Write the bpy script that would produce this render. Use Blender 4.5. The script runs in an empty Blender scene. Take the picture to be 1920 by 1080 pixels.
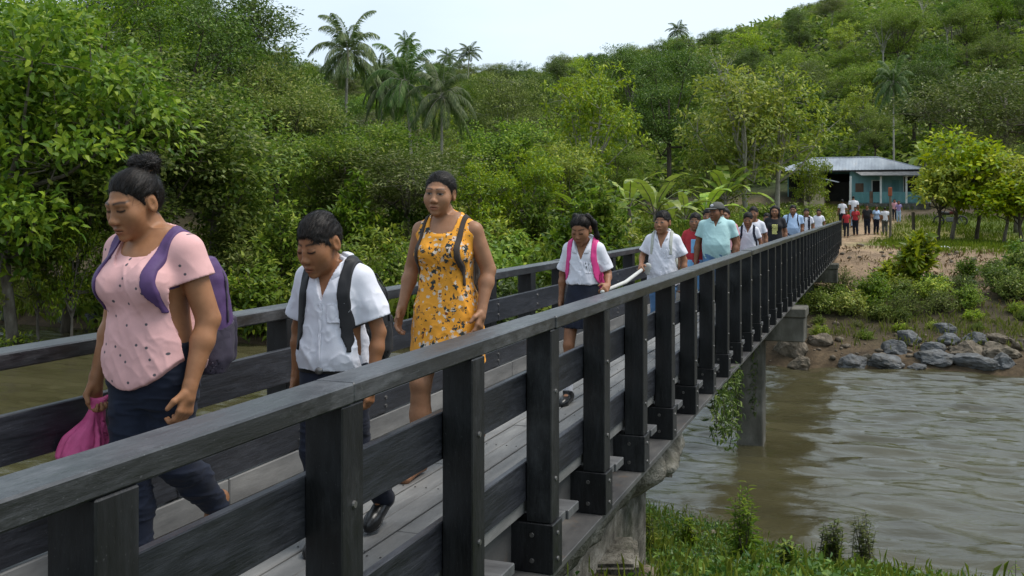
import bpy, math, random
import numpy as np
from mathutils import Vector, Matrix

# ------------------------------------------------------------------ camera, world, sun, exposure
scene = bpy.context.scene
COL = scene.collection
FPX = 1866.7                      # focal length in pixels of the 1920 px wide photograph (35 mm lens)
YAW = math.atan(690.0 / FPX)      # the bridge runs along +Y; the camera looks this much to the left of it
CY, SY = math.cos(YAW), math.sin(YAW)
CAMZ = 1.5                        # camera height above the bridge deck (deck top is z = 0)
cam_data = bpy.data.cameras.new("camera")
cam_data.lens = 35.0
cam_data.sensor_width = 36.0
cam_data.shift_y = -150.0 / 1920.0
cam_data.clip_start = 0.05
cam_data.clip_end = 5000.0
cam = bpy.data.objects.new("camera", cam_data)
cam.location = (0, 0, CAMZ)
cam.rotation_euler = (math.radians(90), 0, YAW)
COL.objects.link(cam)
scene.camera = cam

SUN_EL, SUN_AZ = 62.0, 70.0       # azimuth measured from +Y towards +X
world = bpy.data.worlds.new("World")
scene.world = world
world.use_nodes = True
wn, wl = world.node_tree.nodes, world.node_tree.links
wn.clear()
w_out = wn.new("ShaderNodeOutputWorld")
w_bg = wn.new("ShaderNodeBackground")
w_bg.inputs[1].default_value = 0.125
sky = wn.new("ShaderNodeTexSky")
sky.sky_type = 'NISHITA'
sky.sun_disc = False
sky.sun_elevation = math.radians(SUN_EL)
sky.sun_rotation = math.radians(SUN_AZ)
sky.air_density = 1.0
sky.dust_density = 2.0
w_tc = wn.new("ShaderNodeTexCoord")
w_map = wn.new("ShaderNodeMapping")
w_map.inputs['Scale'].default_value = (1.0, 1.0, 3.0)
w_no = wn.new("ShaderNodeTexNoise")
w_no.inputs['Scale'].default_value = 1.7
w_no.inputs['Detail'].default_value = 6.0
w_rmp = wn.new("ShaderNodeValToRGB")
w_rmp.color_ramp.elements[0].position = 0.30
w_rmp.color_ramp.elements[0].color = (0.50, 0.50, 0.50, 1)
w_rmp.color_ramp.elements[1].position = 0.68
w_rmp.color_ramp.elements[1].color = (0.97, 0.97, 0.97, 1)
w_mix = wn.new("ShaderNodeMix")
w_mix.data_type = 'RGBA'
w_mix.inputs[7].default_value = (5.3, 6.15, 6.85, 1)      # the overcast cloud layer
wl.new(w_tc.outputs['Generated'], w_map.inputs[0])
wl.new(w_map.outputs[0], w_no.inputs['Vector'])
wl.new(w_no.outputs['Fac'], w_rmp.inputs[0])
wl.new(w_rmp.outputs[0], w_mix.inputs[0])
wl.new(sky.outputs[0], w_mix.inputs[6])
wl.new(w_mix.outputs[2], w_bg.inputs[0])
wl.new(w_bg.outputs[0], w_out.inputs[0])

sun_d = bpy.data.lights.new("sun", 'SUN')
sun_d.energy = 2.4
sun_d.angle = math.radians(30)
sun_d.color = (1.0, 0.96, 0.9)
sun = bpy.data.objects.new("sun", sun_d)
_el, _az = math.radians(SUN_EL), math.radians(SUN_AZ)
_dir = Vector((math.sin(_az) * math.cos(_el), math.cos(_az) * math.cos(_el), math.sin(_el)))
sun.rotation_euler = (-_dir).to_track_quat('-Z', 'Y').to_euler()
sun.location = (20, 10, 40)
COL.objects.link(sun)
scene.view_settings.view_transform = 'Standard'
scene.view_settings.look = 'None'
scene.view_settings.exposure = 0.45
scene.view_settings.gamma = 1.0
scene.cycles.max_bounces = 6
scene.cycles.transparent_max_bounces = 6
scene.cycles.caustics_reflective = False
scene.cycles.caustics_refractive = False

# ------------------------------------------------------------------ helpers
def at(px, py, d):
    """world point seen at pixel (px, py) of the 1920x1080 photograph at depth d"""
    xr = (px - 960.0) / FPX * d
    return Vector((xr * CY - d * SY, xr * SY + d * CY, CAMZ - (py - 390.0) / FPX * d))

def ground_at(px, d):
    p = at(px, 390, d)
    return p.x, p.y

def tag(o, label=None, cat=None, group=None, kind=None):
    if label: o['label'] = label
    if cat: o['category'] = cat
    if group: o['group'] = group
    if kind: o['kind'] = kind
    return o

def empty(name, loc=(0, 0, 0), rz=0.0):
    o = bpy.data.objects.new(name, None)
    o.empty_display_size = 0.2
    o.location = loc
    o.rotation_euler = (0, 0, rz)
    COL.objects.link(o)
    return o

def link_mesh(name, me, mat=None, parent=None, loc=None):
    o = bpy.data.objects.new(name, me)
    if mat is not None:
        for m in (mat if isinstance(mat, (list, tuple)) else [mat]):
            me.materials.append(m)
    COL.objects.link(o)
    if parent is not None: o.parent = parent
    if loc is not None: o.location = loc
    return o

def np_mesh(name, V, loops, counts, smooth=False, col=None):
    """mesh from arrays: vertices, flat loop vertex indices, corners per face"""
    V = np.asarray(V, dtype=np.float32)
    loops = np.asarray(loops, dtype=np.int32)
    counts = np.asarray(counts, dtype=np.int32)
    me = bpy.data.meshes.new(name)
    me.vertices.add(len(V))
    me.vertices.foreach_set('co', V.ravel())
    me.loops.add(len(loops))
    me.loops.foreach_set('vertex_index', loops)
    me.polygons.add(len(counts))
    st = np.zeros(len(counts), dtype=np.int32)
    st[1:] = np.cumsum(counts)[:-1]
    me.polygons.foreach_set('loop_start', st)
    me.polygons.foreach_set('loop_total', counts)
    me.polygons.foreach_set('use_smooth', np.full(len(counts), bool(smooth)))
    if col is not None:
        a = me.color_attributes.new('Col', 'FLOAT_COLOR', 'POINT')
        c = np.ones((len(V), 4), dtype=np.float32)
        c[:, :3] = col
        a.data.foreach_set('color', c.ravel())
    me.update(calc_edges=True)
    me.validate()
    return me

class MB:
    """collects shapes and links them as one mesh object"""
    def __init__(s): s.V = []; s.F = []; s.n = 0
    def add(s, V, F):
        s.V.extend([tuple(v) for v in V]); s.F.extend([tuple(i + s.n for i in f) for f in F]); s.n += len(V)
    def box(s, x0, x1, y0, y1, z0, z1, c=0.0, M=None):
        if c <= 0:
            V = [(x, y, z) for x in (x0, x1) for y in (y0, y1) for z in (z0, z1)]
            F = [(0, 1, 3, 2), (4, 6, 7, 5), (0, 4, 5, 1), (2, 3, 7, 6), (0, 2, 6, 4), (1, 5, 7, 3)]
        else:
            V = []; idx = {}
            for i in (0, 1):
                for j in (0, 1):
                    for k in (0, 1):
                        p = ((x0, x1)[i], (y0, y1)[j], (z0, z1)[k])
                        ins = (c if i == 0 else -c, c if j == 0 else -c, c if k == 0 else -c)
                        for ax in range(3):
                            q = [p[m] + (0 if m == ax else ins[m]) for m in range(3)]
                            idx[(i, j, k, ax)] = len(V); V.append(tuple(q))
            F = []
            for ax in range(3):
                a, b = [m for m in range(3) if m != ax]
                for sgn in (0, 1):
                    f = []
                    for (u, v) in ((0, 0), (1, 0), (1, 1), (0, 1)):
                        key = [0, 0, 0]; key[ax] = sgn; key[a] = u; key[b] = v
                        f.append(idx[(*key, ax)])
                    if (ax == 1) == (sgn == 1): f.reverse()
                    F.append(tuple(f))
            for ax in range(3):
                a, b = [m for m in range(3) if m != ax]
                for u in (0, 1):
                    for v in (0, 1):
                        k0 = [0, 0, 0]; k0[a] = u; k0[b] = v
                        k1 = list(k0); k1[ax] = 1
                        F.append((idx[(*k0, a)], idx[(*k1, a)], idx[(*k1, b)], idx[(*k0, b)]))
            for i in (0, 1):
                for j in (0, 1):
                    for k in (0, 1):
                        F.append(tuple(idx[(i, j, k, ax)] for ax in range(3)))
        if M is not None: V = [tuple(M @ Vector(v)) for v in V]
        s.add(V, F)
    def tube(s, pts, rads, n=8, caps=True):
        pts = [Vector(p) for p in pts]
        V = []; F = []
        ref = None
        for i, p in enumerate(pts):
            t = (pts[min(i + 1, len(pts) - 1)] - pts[max(i - 1, 0)]).normalized()
            if ref is None: ref = t.orthogonal().normalized()
            ref = (ref - t * ref.dot(t)).normalized()
            b = t.cross(ref)
            r = rads[i] if hasattr(rads, '__len__') else rads
            for k in range(n):
                a = 2 * math.pi * k / n
                V.append(p + (ref * math.cos(a) + b * math.sin(a)) * r)
        for i in range(len(pts) - 1):
            for k in range(n):
                F.append((i * n + k, i * n + (k + 1) % n, (i + 1) * n + (k + 1) % n, (i + 1) * n + k))
        if caps:
            F.append(tuple(reversed(range(n)))); F.append(tuple(range((len(pts) - 1) * n, len(pts) * n)))
        s.add(V, F)
    def quad(s, a, b, c, d): s.add([a, b, c, d], [(0, 1, 2, 3)])
    def build(s, name, mat=None, parent=None, smooth=False, loc=None):
        me = bpy.data.meshes.new(name)
        me.from_pydata(s.V, [], s.F)
        import bmesh
        bm = bmesh.new(); bm.from_mesh(me)
        bmesh.ops.recalc_face_normals(bm, faces=bm.faces)
        bm.to_mesh(me); bm.free()
        if smooth: me.polygons.foreach_set('use_smooth', [True] * len(me.polygons))
        return link_mesh(name, me, mat, parent, loc)

def unit(a): return a / np.maximum(np.linalg.norm(a, axis=-1, keepdims=True), 1e-6)

# value noise (numpy), used for terrain and for cloth folds
def _hash(ix, iy, iz, seed):
    h = (ix.astype(np.int64) * 374761393 + iy.astype(np.int64) * 668265263 + iz.astype(np.int64) * 2147483647 + seed * 974711) & 0xffffffff
    h = ((h ^ (h >> 13)) * 1274126177) & 0xffffffff
    h = (h ^ (h >> 16)) & 0xffffff
    return h.astype(np.float32) / float(0xffffff)
def vnoise(x, y, z, seed=0):
    x, y, z = np.broadcast_arrays(np.asarray(x, np.float32), np.asarray(y, np.float32), np.asarray(z, np.float32))
    ix, iy, iz = np.floor(x), np.floor(y), np.floor(z)
    fx, fy, fz = x - ix, y - iy, z - iz
    fx, fy, fz = [f * f * (3 - 2 * f) for f in (fx, fy, fz)]
    ix, iy, iz = ix.astype(np.int64), iy.astype(np.int64), iz.astype(np.int64)
    r = 0
    for a in (0, 1):
        for b in (0, 1):
            for c in (0, 1):
                w = (fx if a else 1 - fx) * (fy if b else 1 - fy) * (fz if c else 1 - fz)
                r = r + w * _hash(ix + a, iy + b, iz + c, seed)
    return r * 2 - 1
def fbm(x, y, z, seed=0, oct=3):
    r = 0; a = 1.0; f = 1.0
    for o in range(oct):
        r = r + a * vnoise(x * f, y * f, z * f, seed + o * 17); a *= .5; f *= 2.03
    return r

# ------------------------------------------------------------------ materials
def new_mat(name):
    m = bpy.data.materials.new(name); m.use_nodes = True
    n = m.node_tree.nodes; l = m.node_tree.links
    return m, n, l, n['Principled BSDF']

def ramp(n, stops):
    r = n.new("ShaderNodeValToRGB")
    el = r.color_ramp.elements
    while len(el) > 1: el.remove(el[-1])
    for i, (p, c) in enumerate(stops):
        e = el[0] if i == 0 else el.new(p)
        e.position = p
        e.color = (*c, 1) if len(c) == 3 else c
    return r

def noise_node(n, l, src, scale, detail=5, sc=(1, 1, 1), rough=.6):
    mp = n.new("ShaderNodeMapping"); mp.inputs['Scale'].default_value = sc
    l.new(src, mp.inputs[0])
    t = n.new("ShaderNodeTexNoise"); t.inputs['Scale'].default_value = scale; t.inputs['Detail'].default_value = detail
    t.inputs['Roughness'].default_value = rough
    l.new(mp.outputs[0], t.inputs['Vector'])
    return t

def mix_rgb(n, l, fac, a, b, mode='MIX'):
    x = n.new("ShaderNodeMix"); x.data_type = 'RGBA'; x.blend_type = mode
    for sock, v in ((0, fac), (6, a), (7, b)):
        if hasattr(v, 'is_output') or isinstance(v, bpy.types.NodeSocket): l.new(v, x.inputs[sock])
        elif sock == 0: x.inputs[0].default_value = v
        else: x.inputs[sock].default_value = (*v, 1)
    return x.outputs[2]

def nmat(name, stops, scale=4, sc=(1, 1, 1), rough=.6, bump=.3, bscale=None, bsc=None, spec=.5, detail=6, coord='P', bdist=.01, rvar=0.0, stain=None):
    m, n, l, b = new_mat(name)
    if coord == 'P':
        src = n.new("ShaderNodeNewGeometry").outputs['Position']
    else:
        src = n.new("ShaderNodeTexCoord").outputs['Object']
    t = noise_node(n, l, src, scale, detail, sc)
    r = ramp(n, stops); l.new(t.outputs['Fac'], r.inputs[0])
    colour = r.outputs[0]
    if stain:   # (colour, scale, lo, hi) soft worn patches
        t3 = noise_node(n, l, src, stain[1], 6, stain[4] if len(stain) > 4 else (1, 1, 1), .7)
        r3 = ramp(n, [(stain[2], (0, 0, 0)), (stain[3], (1, 1, 1))]); l.new(t3.outputs['Fac'], r3.inputs[0])
        colour = mix_rgb(n, l, r3.outputs[0], colour, stain[0])
    l.new(colour, b.inputs['Base Color'])
    b.inputs['Roughness'].default_value = rough
    b.inputs['Specular IOR Level'].default_value = spec
    if rvar:
        mr = n.new("ShaderNodeMapRange"); l.new(t.outputs['Fac'], mr.inputs[0])
        mr.inputs[1].default_value = .3; mr.inputs[2].default_value = .7
        mr.inputs[3].default_value = rough - rvar; mr.inputs[4].default_value = rough + rvar
        l.new(mr.outputs[0], b.inputs['Roughness'])
    if bump:
        t2 = noise_node(n, l, src, bscale or scale * 3, 5, bsc or sc)
        bp = n.new("ShaderNodeBump"); bp.inputs['Strength'].default_value = bump; bp.inputs['Distance'].default_value = bdist
        l.new(t2.outputs['Fac'], bp.inputs['Height']); l.new(bp.outputs[0], b.inputs['Normal'])
    return m
# ------------------------------------------------------------------ land, river
WATER_Z = -3.07
def bank_near(X):      # where the near bank meets the water
    return 13.75 - .52 * (np.clip(X, -3.4, 6) + 1.1) + .15 * np.sin(X * 2.1) - np.clip((-X - 3.4) * .9, 0, 6.5)
def bank_far(X):
    return 29.6 + 0.5 * np.sin(X * .37 + 1) + np.clip((X - 4) * .1, 0, 2) - .9 * np.exp(-((X + 17) / 6.0) ** 2)

def land_h(X, Y):
    X = np.asarray(X, np.float32); Y = np.asarray(Y, np.float32)
    X, Y = np.broadcast_arrays(X, Y)
    nb, fb = bank_near(X), bank_far(X)
    # near bank: a slope that falls towards the water
    dn = nb - Y
    near = WATER_Z - .05 + np.interp(dn, [-3, 0, .3, 2.65, 4.8, 7, 9, 12, 30], [-1.0, 0.0, .10, .92, 1.60, 2.30, 2.8, 3.0, 3.6]) - .45 * np.exp(-((X + 2.0) / 1.0) ** 2) * np.clip(dn / 3, 0, 1)
    # far bank profile
    df = Y - fb
    right = np.interp(df, [-3, 0, .4, 1.6, 3.5, 5.5, 9, 13.5, 16, 20, 27, 33, 41, 52, 70, 105, 150, 220],
                      [-1, 0, .3, .6, .9, 1.35, 2.1, 2.75, 2.95, 2.85, 2.8, 3.6, 4.6, 6.5, 12, 28, 41, 45])
    cent = np.interp(df, [-3, 0, .4, 1.6, 4, 8, 14, 20, 30, 50, 80, 110, 150, 220],
                     [-1, 0, .5, .8, 1.1, 1.6, 2.3, 2.8, 3.2, 5.4, 13.5, 23, 29, 31])
    left = np.interp(df, [-3, 0, .4, 1.2, 4, 10, 20, 40, 70, 110, 220],
                     [-1, 0, .5, .8, 2.0, 4.5, 8, 15, 24, 30, 34])
    # blend by bearing from the camera
    t = X / np.maximum(Y, 1)
    wr = np.clip((t + .31) / .33, 0, 1); wr = wr * wr * (3 - 2 * wr)
    wh = np.clip((t + .30) / .34, 0, 1); wh = wh * wh * (3 - 2 * wh)
    wr = wr + (wh - wr) * np.clip((Y - 72) / 25, 0, 1)
    wlft = np.clip((-t - .62) / .22, 0, 1); wlft = wlft * wlft * (3 - 2 * wlft)
    far = WATER_Z - .05 + cent * (1 - wr) * (1 - wlft) + right * wr + left * wlft * (1 - wr)
    mid = (nb + fb) * .5
    h = np.where(Y < mid, near, far)
    amp = np.clip(np.where(Y < mid, dn, df) * .1, 0, .12) + np.clip((Y - 70) * .01, 0, .6)
    h = h + fbm(X * .7, Y * .7, 0, 3, 3) * amp * .6
    # the trodden landing at the end of the bridge
    pad = np.exp(-(((X + 2.3) / 3.0) ** 4)) * np.clip((Y - 40) / 4, 0, 1) * np.clip((56 - Y) / 6, 0, 1)
    h = h * (1 - pad) + (-.12) * pad
    return h

def land_z(x, y): return float(land_h(np.array([x]), np.array([y]))[0])

def path_mask(X, Y):
    """the dirt track from the bridge to the house and off to the right"""
    pts = [(-2.3, 44), (-2.2, 50), (-1.6, 56), (-.8, 62), (.6, 68), (3.5, 69.5), (8, 68), (15, 66.5), (26, 65)]
    d = np.full(np.broadcast(X, Y).shape, 99.0)
    for (a, b) in zip(pts[:-1], pts[1:]):
        ax, ay = a; bx, by = b
        t = np.clip(((X - ax) * (bx - ax) + (Y - ay) * (by - ay)) / ((bx - ax) ** 2 + (by - ay) ** 2), 0, 1)
        d = np.minimum(d, np.hypot(X - ax - t * (bx - ax), Y - ay - t * (by - ay)))
    return np.clip(1.6 - d / 1.1, 0, 1)

def build_land():
    def axis(segs):
        a = []
        for (lo, hi, st) in segs: a.extend(np.arange(lo, hi, st))
        return np.array(a + [segs[-1][1]], np.float32)
    ys = axis([(-30, 2, 2), (2, 30, .3), (30, 60, .35), (60, 90, .8), (90, 260, 4), (260, 600, 40)])
    xs = axis([(-400, -120, 20), (-120, -40, 2.5), (-40, -12, .7), (-12, 16, .28), (16, 40, .8), (40, 140, 5), (140, 400, 30)])
    X, Y = np.meshgrid(xs, ys, indexing='ij')
    Z = land_h(X, Y)
    # colours of the ground itself: mud, leaf litter, grass, bare dirt
    n1 = fbm(X * .9, Y * .9, 0, 11, 4); n2 = fbm(X * .25, Y * .25, 0, 21, 3); n3 = fbm(X * 3, Y * 3, 0, 31, 3)
    mud = np.array([.075, .055, .034]); dirt = np.array([.235, .170, .112]); litter = np.array([.060, .050, .028])
    grass = np.array([.090, .125, .028]); drygr = np.array([.17, .15, .055])
    def L(a, b, t): return a + (b - a) * np.clip(t, 0, 1)[..., None]
    c = np.broadcast_to(mud, X.shape + (3,)).copy()
    df = Y - bank_far(X)
    t = X / np.maximum(Y, 1)
    c = L(c, np.broadcast_to(litter, c.shape), (df - 1) / 2)
    right = np.clip((t + .16) / .08, 0, 1)
    flat = np.clip((df - 9.5) / 1.5 + n1 * .8, 0, 1) * right
    c = L(c, np.broadcast_to(dirt, c.shape), np.clip((df - 6.5) / 1.5 + n1 * 1.2, 0, 1) * right * np.clip((76 - Y) / 5, 0, 1))
    gcol = L(np.broadcast_to(grass, c.shape), np.broadcast_to(drygr, c.shape), n2 * .9 + .45)
    c = L(c, gcol, np.clip((df - 14.5) / 2.0 + n1 * .9, 0, 1) * np.clip((75 - Y) / 10, 0, 1) * np.clip((t + .3) / .1, 0, 1))
    c = L(c, np.broadcast_to(dirt * 1.25, c.shape), path_mask(X, Y) + n3 * .15 * (path_mask(X, Y) > .1))
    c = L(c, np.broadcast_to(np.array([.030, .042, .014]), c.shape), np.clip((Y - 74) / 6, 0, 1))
    nb = np.clip((bank_near(X) - Y) / 2.0 + n1 * .5, 0, 1) * (Y < 18) * np.clip(np.maximum((X + 1.9) / .5, Y - 8.8), 0, 1)
    c = L(c, np.broadcast_to(grass * .7, c.shape), nb)
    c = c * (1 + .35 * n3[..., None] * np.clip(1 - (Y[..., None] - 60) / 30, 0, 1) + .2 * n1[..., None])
    nx, ny = X.shape
    V = np.stack([X, Y, Z], -1).reshape(-1, 3)
    i = np.arange((nx - 1) * (ny - 1)); a = (i // (ny - 1)) * ny + i % (ny - 1)
    loops = np.stack([a, a + ny, a + ny + 1, a + 1], 1).ravel()
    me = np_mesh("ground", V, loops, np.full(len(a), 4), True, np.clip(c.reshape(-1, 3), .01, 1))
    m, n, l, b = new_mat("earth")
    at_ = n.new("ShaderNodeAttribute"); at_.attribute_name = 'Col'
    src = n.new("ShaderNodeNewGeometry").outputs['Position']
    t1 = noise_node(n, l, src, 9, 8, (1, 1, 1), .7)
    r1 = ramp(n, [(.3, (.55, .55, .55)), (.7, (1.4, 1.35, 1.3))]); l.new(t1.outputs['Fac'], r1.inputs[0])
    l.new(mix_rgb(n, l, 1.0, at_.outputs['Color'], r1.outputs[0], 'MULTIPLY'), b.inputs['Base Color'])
    b.inputs['Roughness'].default_value = .95; b.inputs['Specular IOR Level'].default_value = .2
    bp = n.new("ShaderNodeBump"); bp.inputs['Strength'].default_value = .8; bp.inputs['Distance'].default_value = .06
    l.new(t1.outputs['Fac'], bp.inputs['Height']); l.new(bp.outputs[0], b.inputs['Normal'])
    o = link_mesh("ground", me, m)
    tag(o, kind='structure')

def build_water():
    xs = np.concatenate([np.arange(-90, -20, 1.2), np.arange(-20, 14, .09), np.arange(14, 60.1, 1.0)])
    ys = np.concatenate([np.arange(2, 9, .35), np.arange(9, 32, .09), np.arange(32, 36.1, .5)])
    X, Y = np.meshgrid(xs, ys, indexing='ij')
    # ripples carried along by the current (the river flows along X)
    w = fbm(X * .5, Y * 1.5, 0, 5, 3) * .050 + fbm(X * 1.1 + Y * .35, Y * 3.6, 0, 9, 3) * .042
    w += (1 - np.abs(fbm(X * .45 + 7, Y * 1.1, 0, 15, 2))) ** 3 * .05 * np.clip((X + 3.5) / 3, 0.15, 1)
    # a wake round the pier
    r = np.hypot((X + 2.3), (Y - 19.7)); w += np.sin(r * 7) * .012 * np.exp(-((r - 1.0) / .8) ** 2)
    V = np.stack([X, Y, WATER_Z + w], -1).reshape(-1, 3)
    nx, ny = X.shape
    i = np.arange((nx - 1) * (ny - 1)); a = (i // (ny - 1)) * ny + i % (ny - 1)
    me = np_mesh("river_water", V, np.stack([a, a + ny, a + ny + 1, a + 1], 1).ravel(), np.full(len(a), 4), True)
    m, n, l, b = new_mat("muddy_water")
    src = n.new("ShaderNodeNewGeometry").outputs['Position']
    t0 = noise_node(n, l, src, .35, 4, (1, 2.2, 1))
    r0 = ramp(n, [(.3, (.044, .039, .019)), (.7, (.068, .061, .031))]); l.new(t0.outputs['Fac'], r0.inputs[0])
    l.new(r0.outputs[0], b.inputs['Base Color'])
    b.inputs['Roughness'].default_value = .06
    b.inputs['IOR'].default_value = 1.5
    t1 = noise_node(n, l, src, 2.2, 6, (1, 2.6, 1), .6)
    t2 = noise_node(n, l, src, 9, 4, (1, 2.2, 1), .6)
    ad = n.new("ShaderNodeMath"); ad.operation = 'MULTIPLY_ADD'; ad.inputs[1].default_value = .35
    l.new(t2.outputs['Fac'], ad.inputs[0]); l.new(t1.outputs['Fac'], ad.inputs[2])
    bp = n.new("ShaderNodeBump"); bp.inputs['Strength'].default_value = .8; bp.inputs['Distance'].default_value = .020
    l.new(ad.outputs[0], bp.inputs['Height']); l.new(bp.outputs[0], b.inputs['Normal'])
    o = link_mesh("river_water", me, m)
    tag(o, kind='structure')

build_land()
build_water()
# ------------------------------------------------------------------ the footbridge
XO = -1.55                       # outer face of the near rail
PITCH, PW = 1.036, .135          # post spacing and post width
Y_END = 45.3
Y0P = 1.665 - 3 * PITCH           # first post
NPOST = int((Y_END - Y0P) / PITCH) + 1

def dark_timber(name, sc, base, hi, worn, lo=.56, hi_p=.78, rough=.42, fleck=.62, spec=.5, sc2=None):
    """black stained timber: streaky grain, scuffed lighter patches, pale flecks and scratches"""
    m, n, l, b = new_mat(name)
    src = n.new("ShaderNodeNewGeometry").outputs['Position']
    t = noise_node(n, l, src, 9, 8, sc, .7)
    r = ramp(n, [(.28, base), (.60, hi), (.80, tuple(1.7 * c for c in hi))]); l.new(t.outputs['Fac'], r.inputs[0])
    g = noise_node(n, l, src, 46, 4, sc, .7)                               # fine grain lines
    rg = ramp(n, [(.35, (.55, .55, .55)), (.65, (1.35, 1.35, 1.35))]); l.new(g.outputs['Fac'], rg.inputs[0])
    c = mix_rgb(n, l, 1.0, r.outputs[0], rg.outputs[0], 'MULTIPLY')
    w = noise_node(n, l, src, 2.6, 8, tuple(.45 + .55 * q for q in sc), .75)   # scuffed, dusty patches
    rw = ramp(n, [(lo, (0, 0, 0)), (hi_p, (1, 1, 1))]); l.new(w.outputs['Fac'], rw.inputs[0])
    mw = n.new("ShaderNodeMath"); mw.operation = 'MULTIPLY'; l.new(rw.outputs[0], mw.inputs[0]); l.new(g.outputs['Fac'], mw.inputs[1])
    c = mix_rgb(n, l, mw.outputs[0], c, worn)
    f = noise_node(n, l, src, 120, 3, tuple(.6 + .4 * q for q in (sc2 or sc)), .6)        # flecks and scratches
    rf = ramp(n, [(fleck, (0, 0, 0)), (fleck + .10, (.75, .75, .75))]); l.new(f.outputs['Fac'], rf.inputs[0])
    c = mix_rgb(n, l, rf.outputs[0], c, tuple(min(.3, .55 * q + .02) for q in worn))
    l.new(c, b.inputs['Base Color'])
    mr = n.new("ShaderNodeMapRange"); l.new(t.outputs['Fac'], mr.inputs[0])
    mr.inputs[1].default_value = .3; mr.inputs[2].default_value = .7; mr.inputs[3].default_value = rough - .10; mr.inputs[4].default_value = rough + .14
    l.new(mr.outputs[0], b.inputs['Roughness'])
    b.inputs['Specular IOR Level'].default_value = spec
    bp = n.new("ShaderNodeBump"); bp.inputs['Strength'].default_value = .5; bp.inputs['Distance'].default_value = .005
    l.new(g.outputs['Fac'], bp.inputs['Height']); l.new(bp.outputs[0], b.inputs['Normal'])
    return m
M_RAIL = dark_timber("dark_rail_timber", (1.2, .16, 1.2), (.007, .008, .009), (.024, .025, .028), (.18, .185, .195), .49, .74, .36, .64, .7)
M_POST = dark_timber("dark_post_timber", (1.0, 1.0, .2), (.003, .003, .004), (.010, .0105, .012), (.085, .087, .09), .54, .80, .48, .66, .42)
M_BOARD = dark_timber("dark_board_timber", (1.0, .12, 1.6), (.007, .008, .011), (.022, .024, .031), (.10, .105, .12), .52, .82, .42, .64, .5)
M_DECK = nmat("weathered_deck_boards", [(.2, (.075, .075, .074)), (.5, (.165, .163, .158)), (.8, (.28, .275, .262))], scale=6, sc=(1.8, .22, 1), rough=.62,
              bump=.5, bscale=22, bsc=(1.8, .16, 1), bdist=.006, rvar=.12, stain=((.09, .09, .09), 2.0, .52, .75, (1, .4, 1)))
M_LEDGE = nmat("grey_ledge_boards", [(.2, (.03, .03, .032)), (.55, (.085, .086, .088)), (.85, (.17, .168, .165))], scale=6, sc=(.4, 1.6, 1), rough=.6,
               bump=.45, bscale=22, bsc=(.3, 1.6, 1), bdist=.006)
M_STEEL = nmat("dark_steel_beam", [(.3, (.03, .03, .032)), (.6, (.085, .083, .08)), (.8, (.15, .135, .115))], scale=5, sc=(1, .4, 1), rough=.5, bump=.2,
               stain=((.16, .10, .06), 4, .6, .85))
M_BOLT = nmat("bolt_steel", [(.3, (.10, .10, .10)), (.7, (.22, .21, .20))], scale=30, rough=.4, bump=0)
M_BOLT.node_tree.nodes['Principled BSDF'].inputs['Metallic'].default_value = .7
M_CONC = nmat("stained_concrete", [(.25, (.055, .052, .042)), (.5, (.125, .118, .098)), (.8, (.25, .24, .21))], scale=2.2, sc=(1, 1, .55), rough=.9, bump=.6, bscale=14,
              spec=.2, bdist=.02, stain=((.028, .028, .020), 1.3, .44, .68, (1, 1, .4)))
M_STONE = nmat("rubble_masonry", [(.3, (.06, .054, .044)), (.5, (.16, .148, .12)), (.75, (.33, .31, .27))], scale=6, rough=.92, bump=1.0, bscale=16, spec=.2, bdist=.05,
               stain=((.045, .05, .03), 1.8, .50, .68))

bridge = empty("footbridge", (-2.35, 22, 0))
tag(bridge, "long black timber footbridge with plank deck and railings crossing the muddy river", "bridge")
BL = Vector((-2.35, 22, 0))
def bpart(mb, name, mat, parent=None, smooth=False):
    o = mb.build(name, mat, parent or bridge, smooth)
    o.location = -BL if parent is None else (0, 0, 0)
    return o
rng = random.Random(4)

# deck: long boards laid along the bridge
mb = MB()
xs_d = np.linspace(-1.70, -3.06, 11)
for i in range(10):
    y = -4.0 - rng.random() * 3
    while y < Y_END:
        ln = 3.4 + rng.random() * 1.4
        y1 = min(y + ln, Y_END)
        dz = rng.uniform(-.003, .003)
        mb.box(xs_d[i + 1] + .005, xs_d[i] - .005, y + .003, y1 - .003, -.065 + dz, dz, .004)
        y = y1
bpart(mb, "deck", M_DECK)
# outer edge board on the far side, the same grey timber as the deck
for k in range(12):
    mb = MB(); mb.box(-3.245, -3.064, -4 + 4.1 * k, min(-4 + 4.1 * k + 4.094, Y_END), .003, .140, .006); bpart(mb, "edge_board", M_DECK)
# deck screws
mb = MB()
for i in range(10):
    for k in range(16):
        yy = Y0P + PW / 2 + k * PITCH
        for dx in (.035, .1):
            x = xs_d[i] - dx
            mb.tube([(x, yy, .002), (x, yy, .0055)], .005, 6)
tag(bpart(mb, "deck_screws", M_BOLT), kind="stuff")

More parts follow.
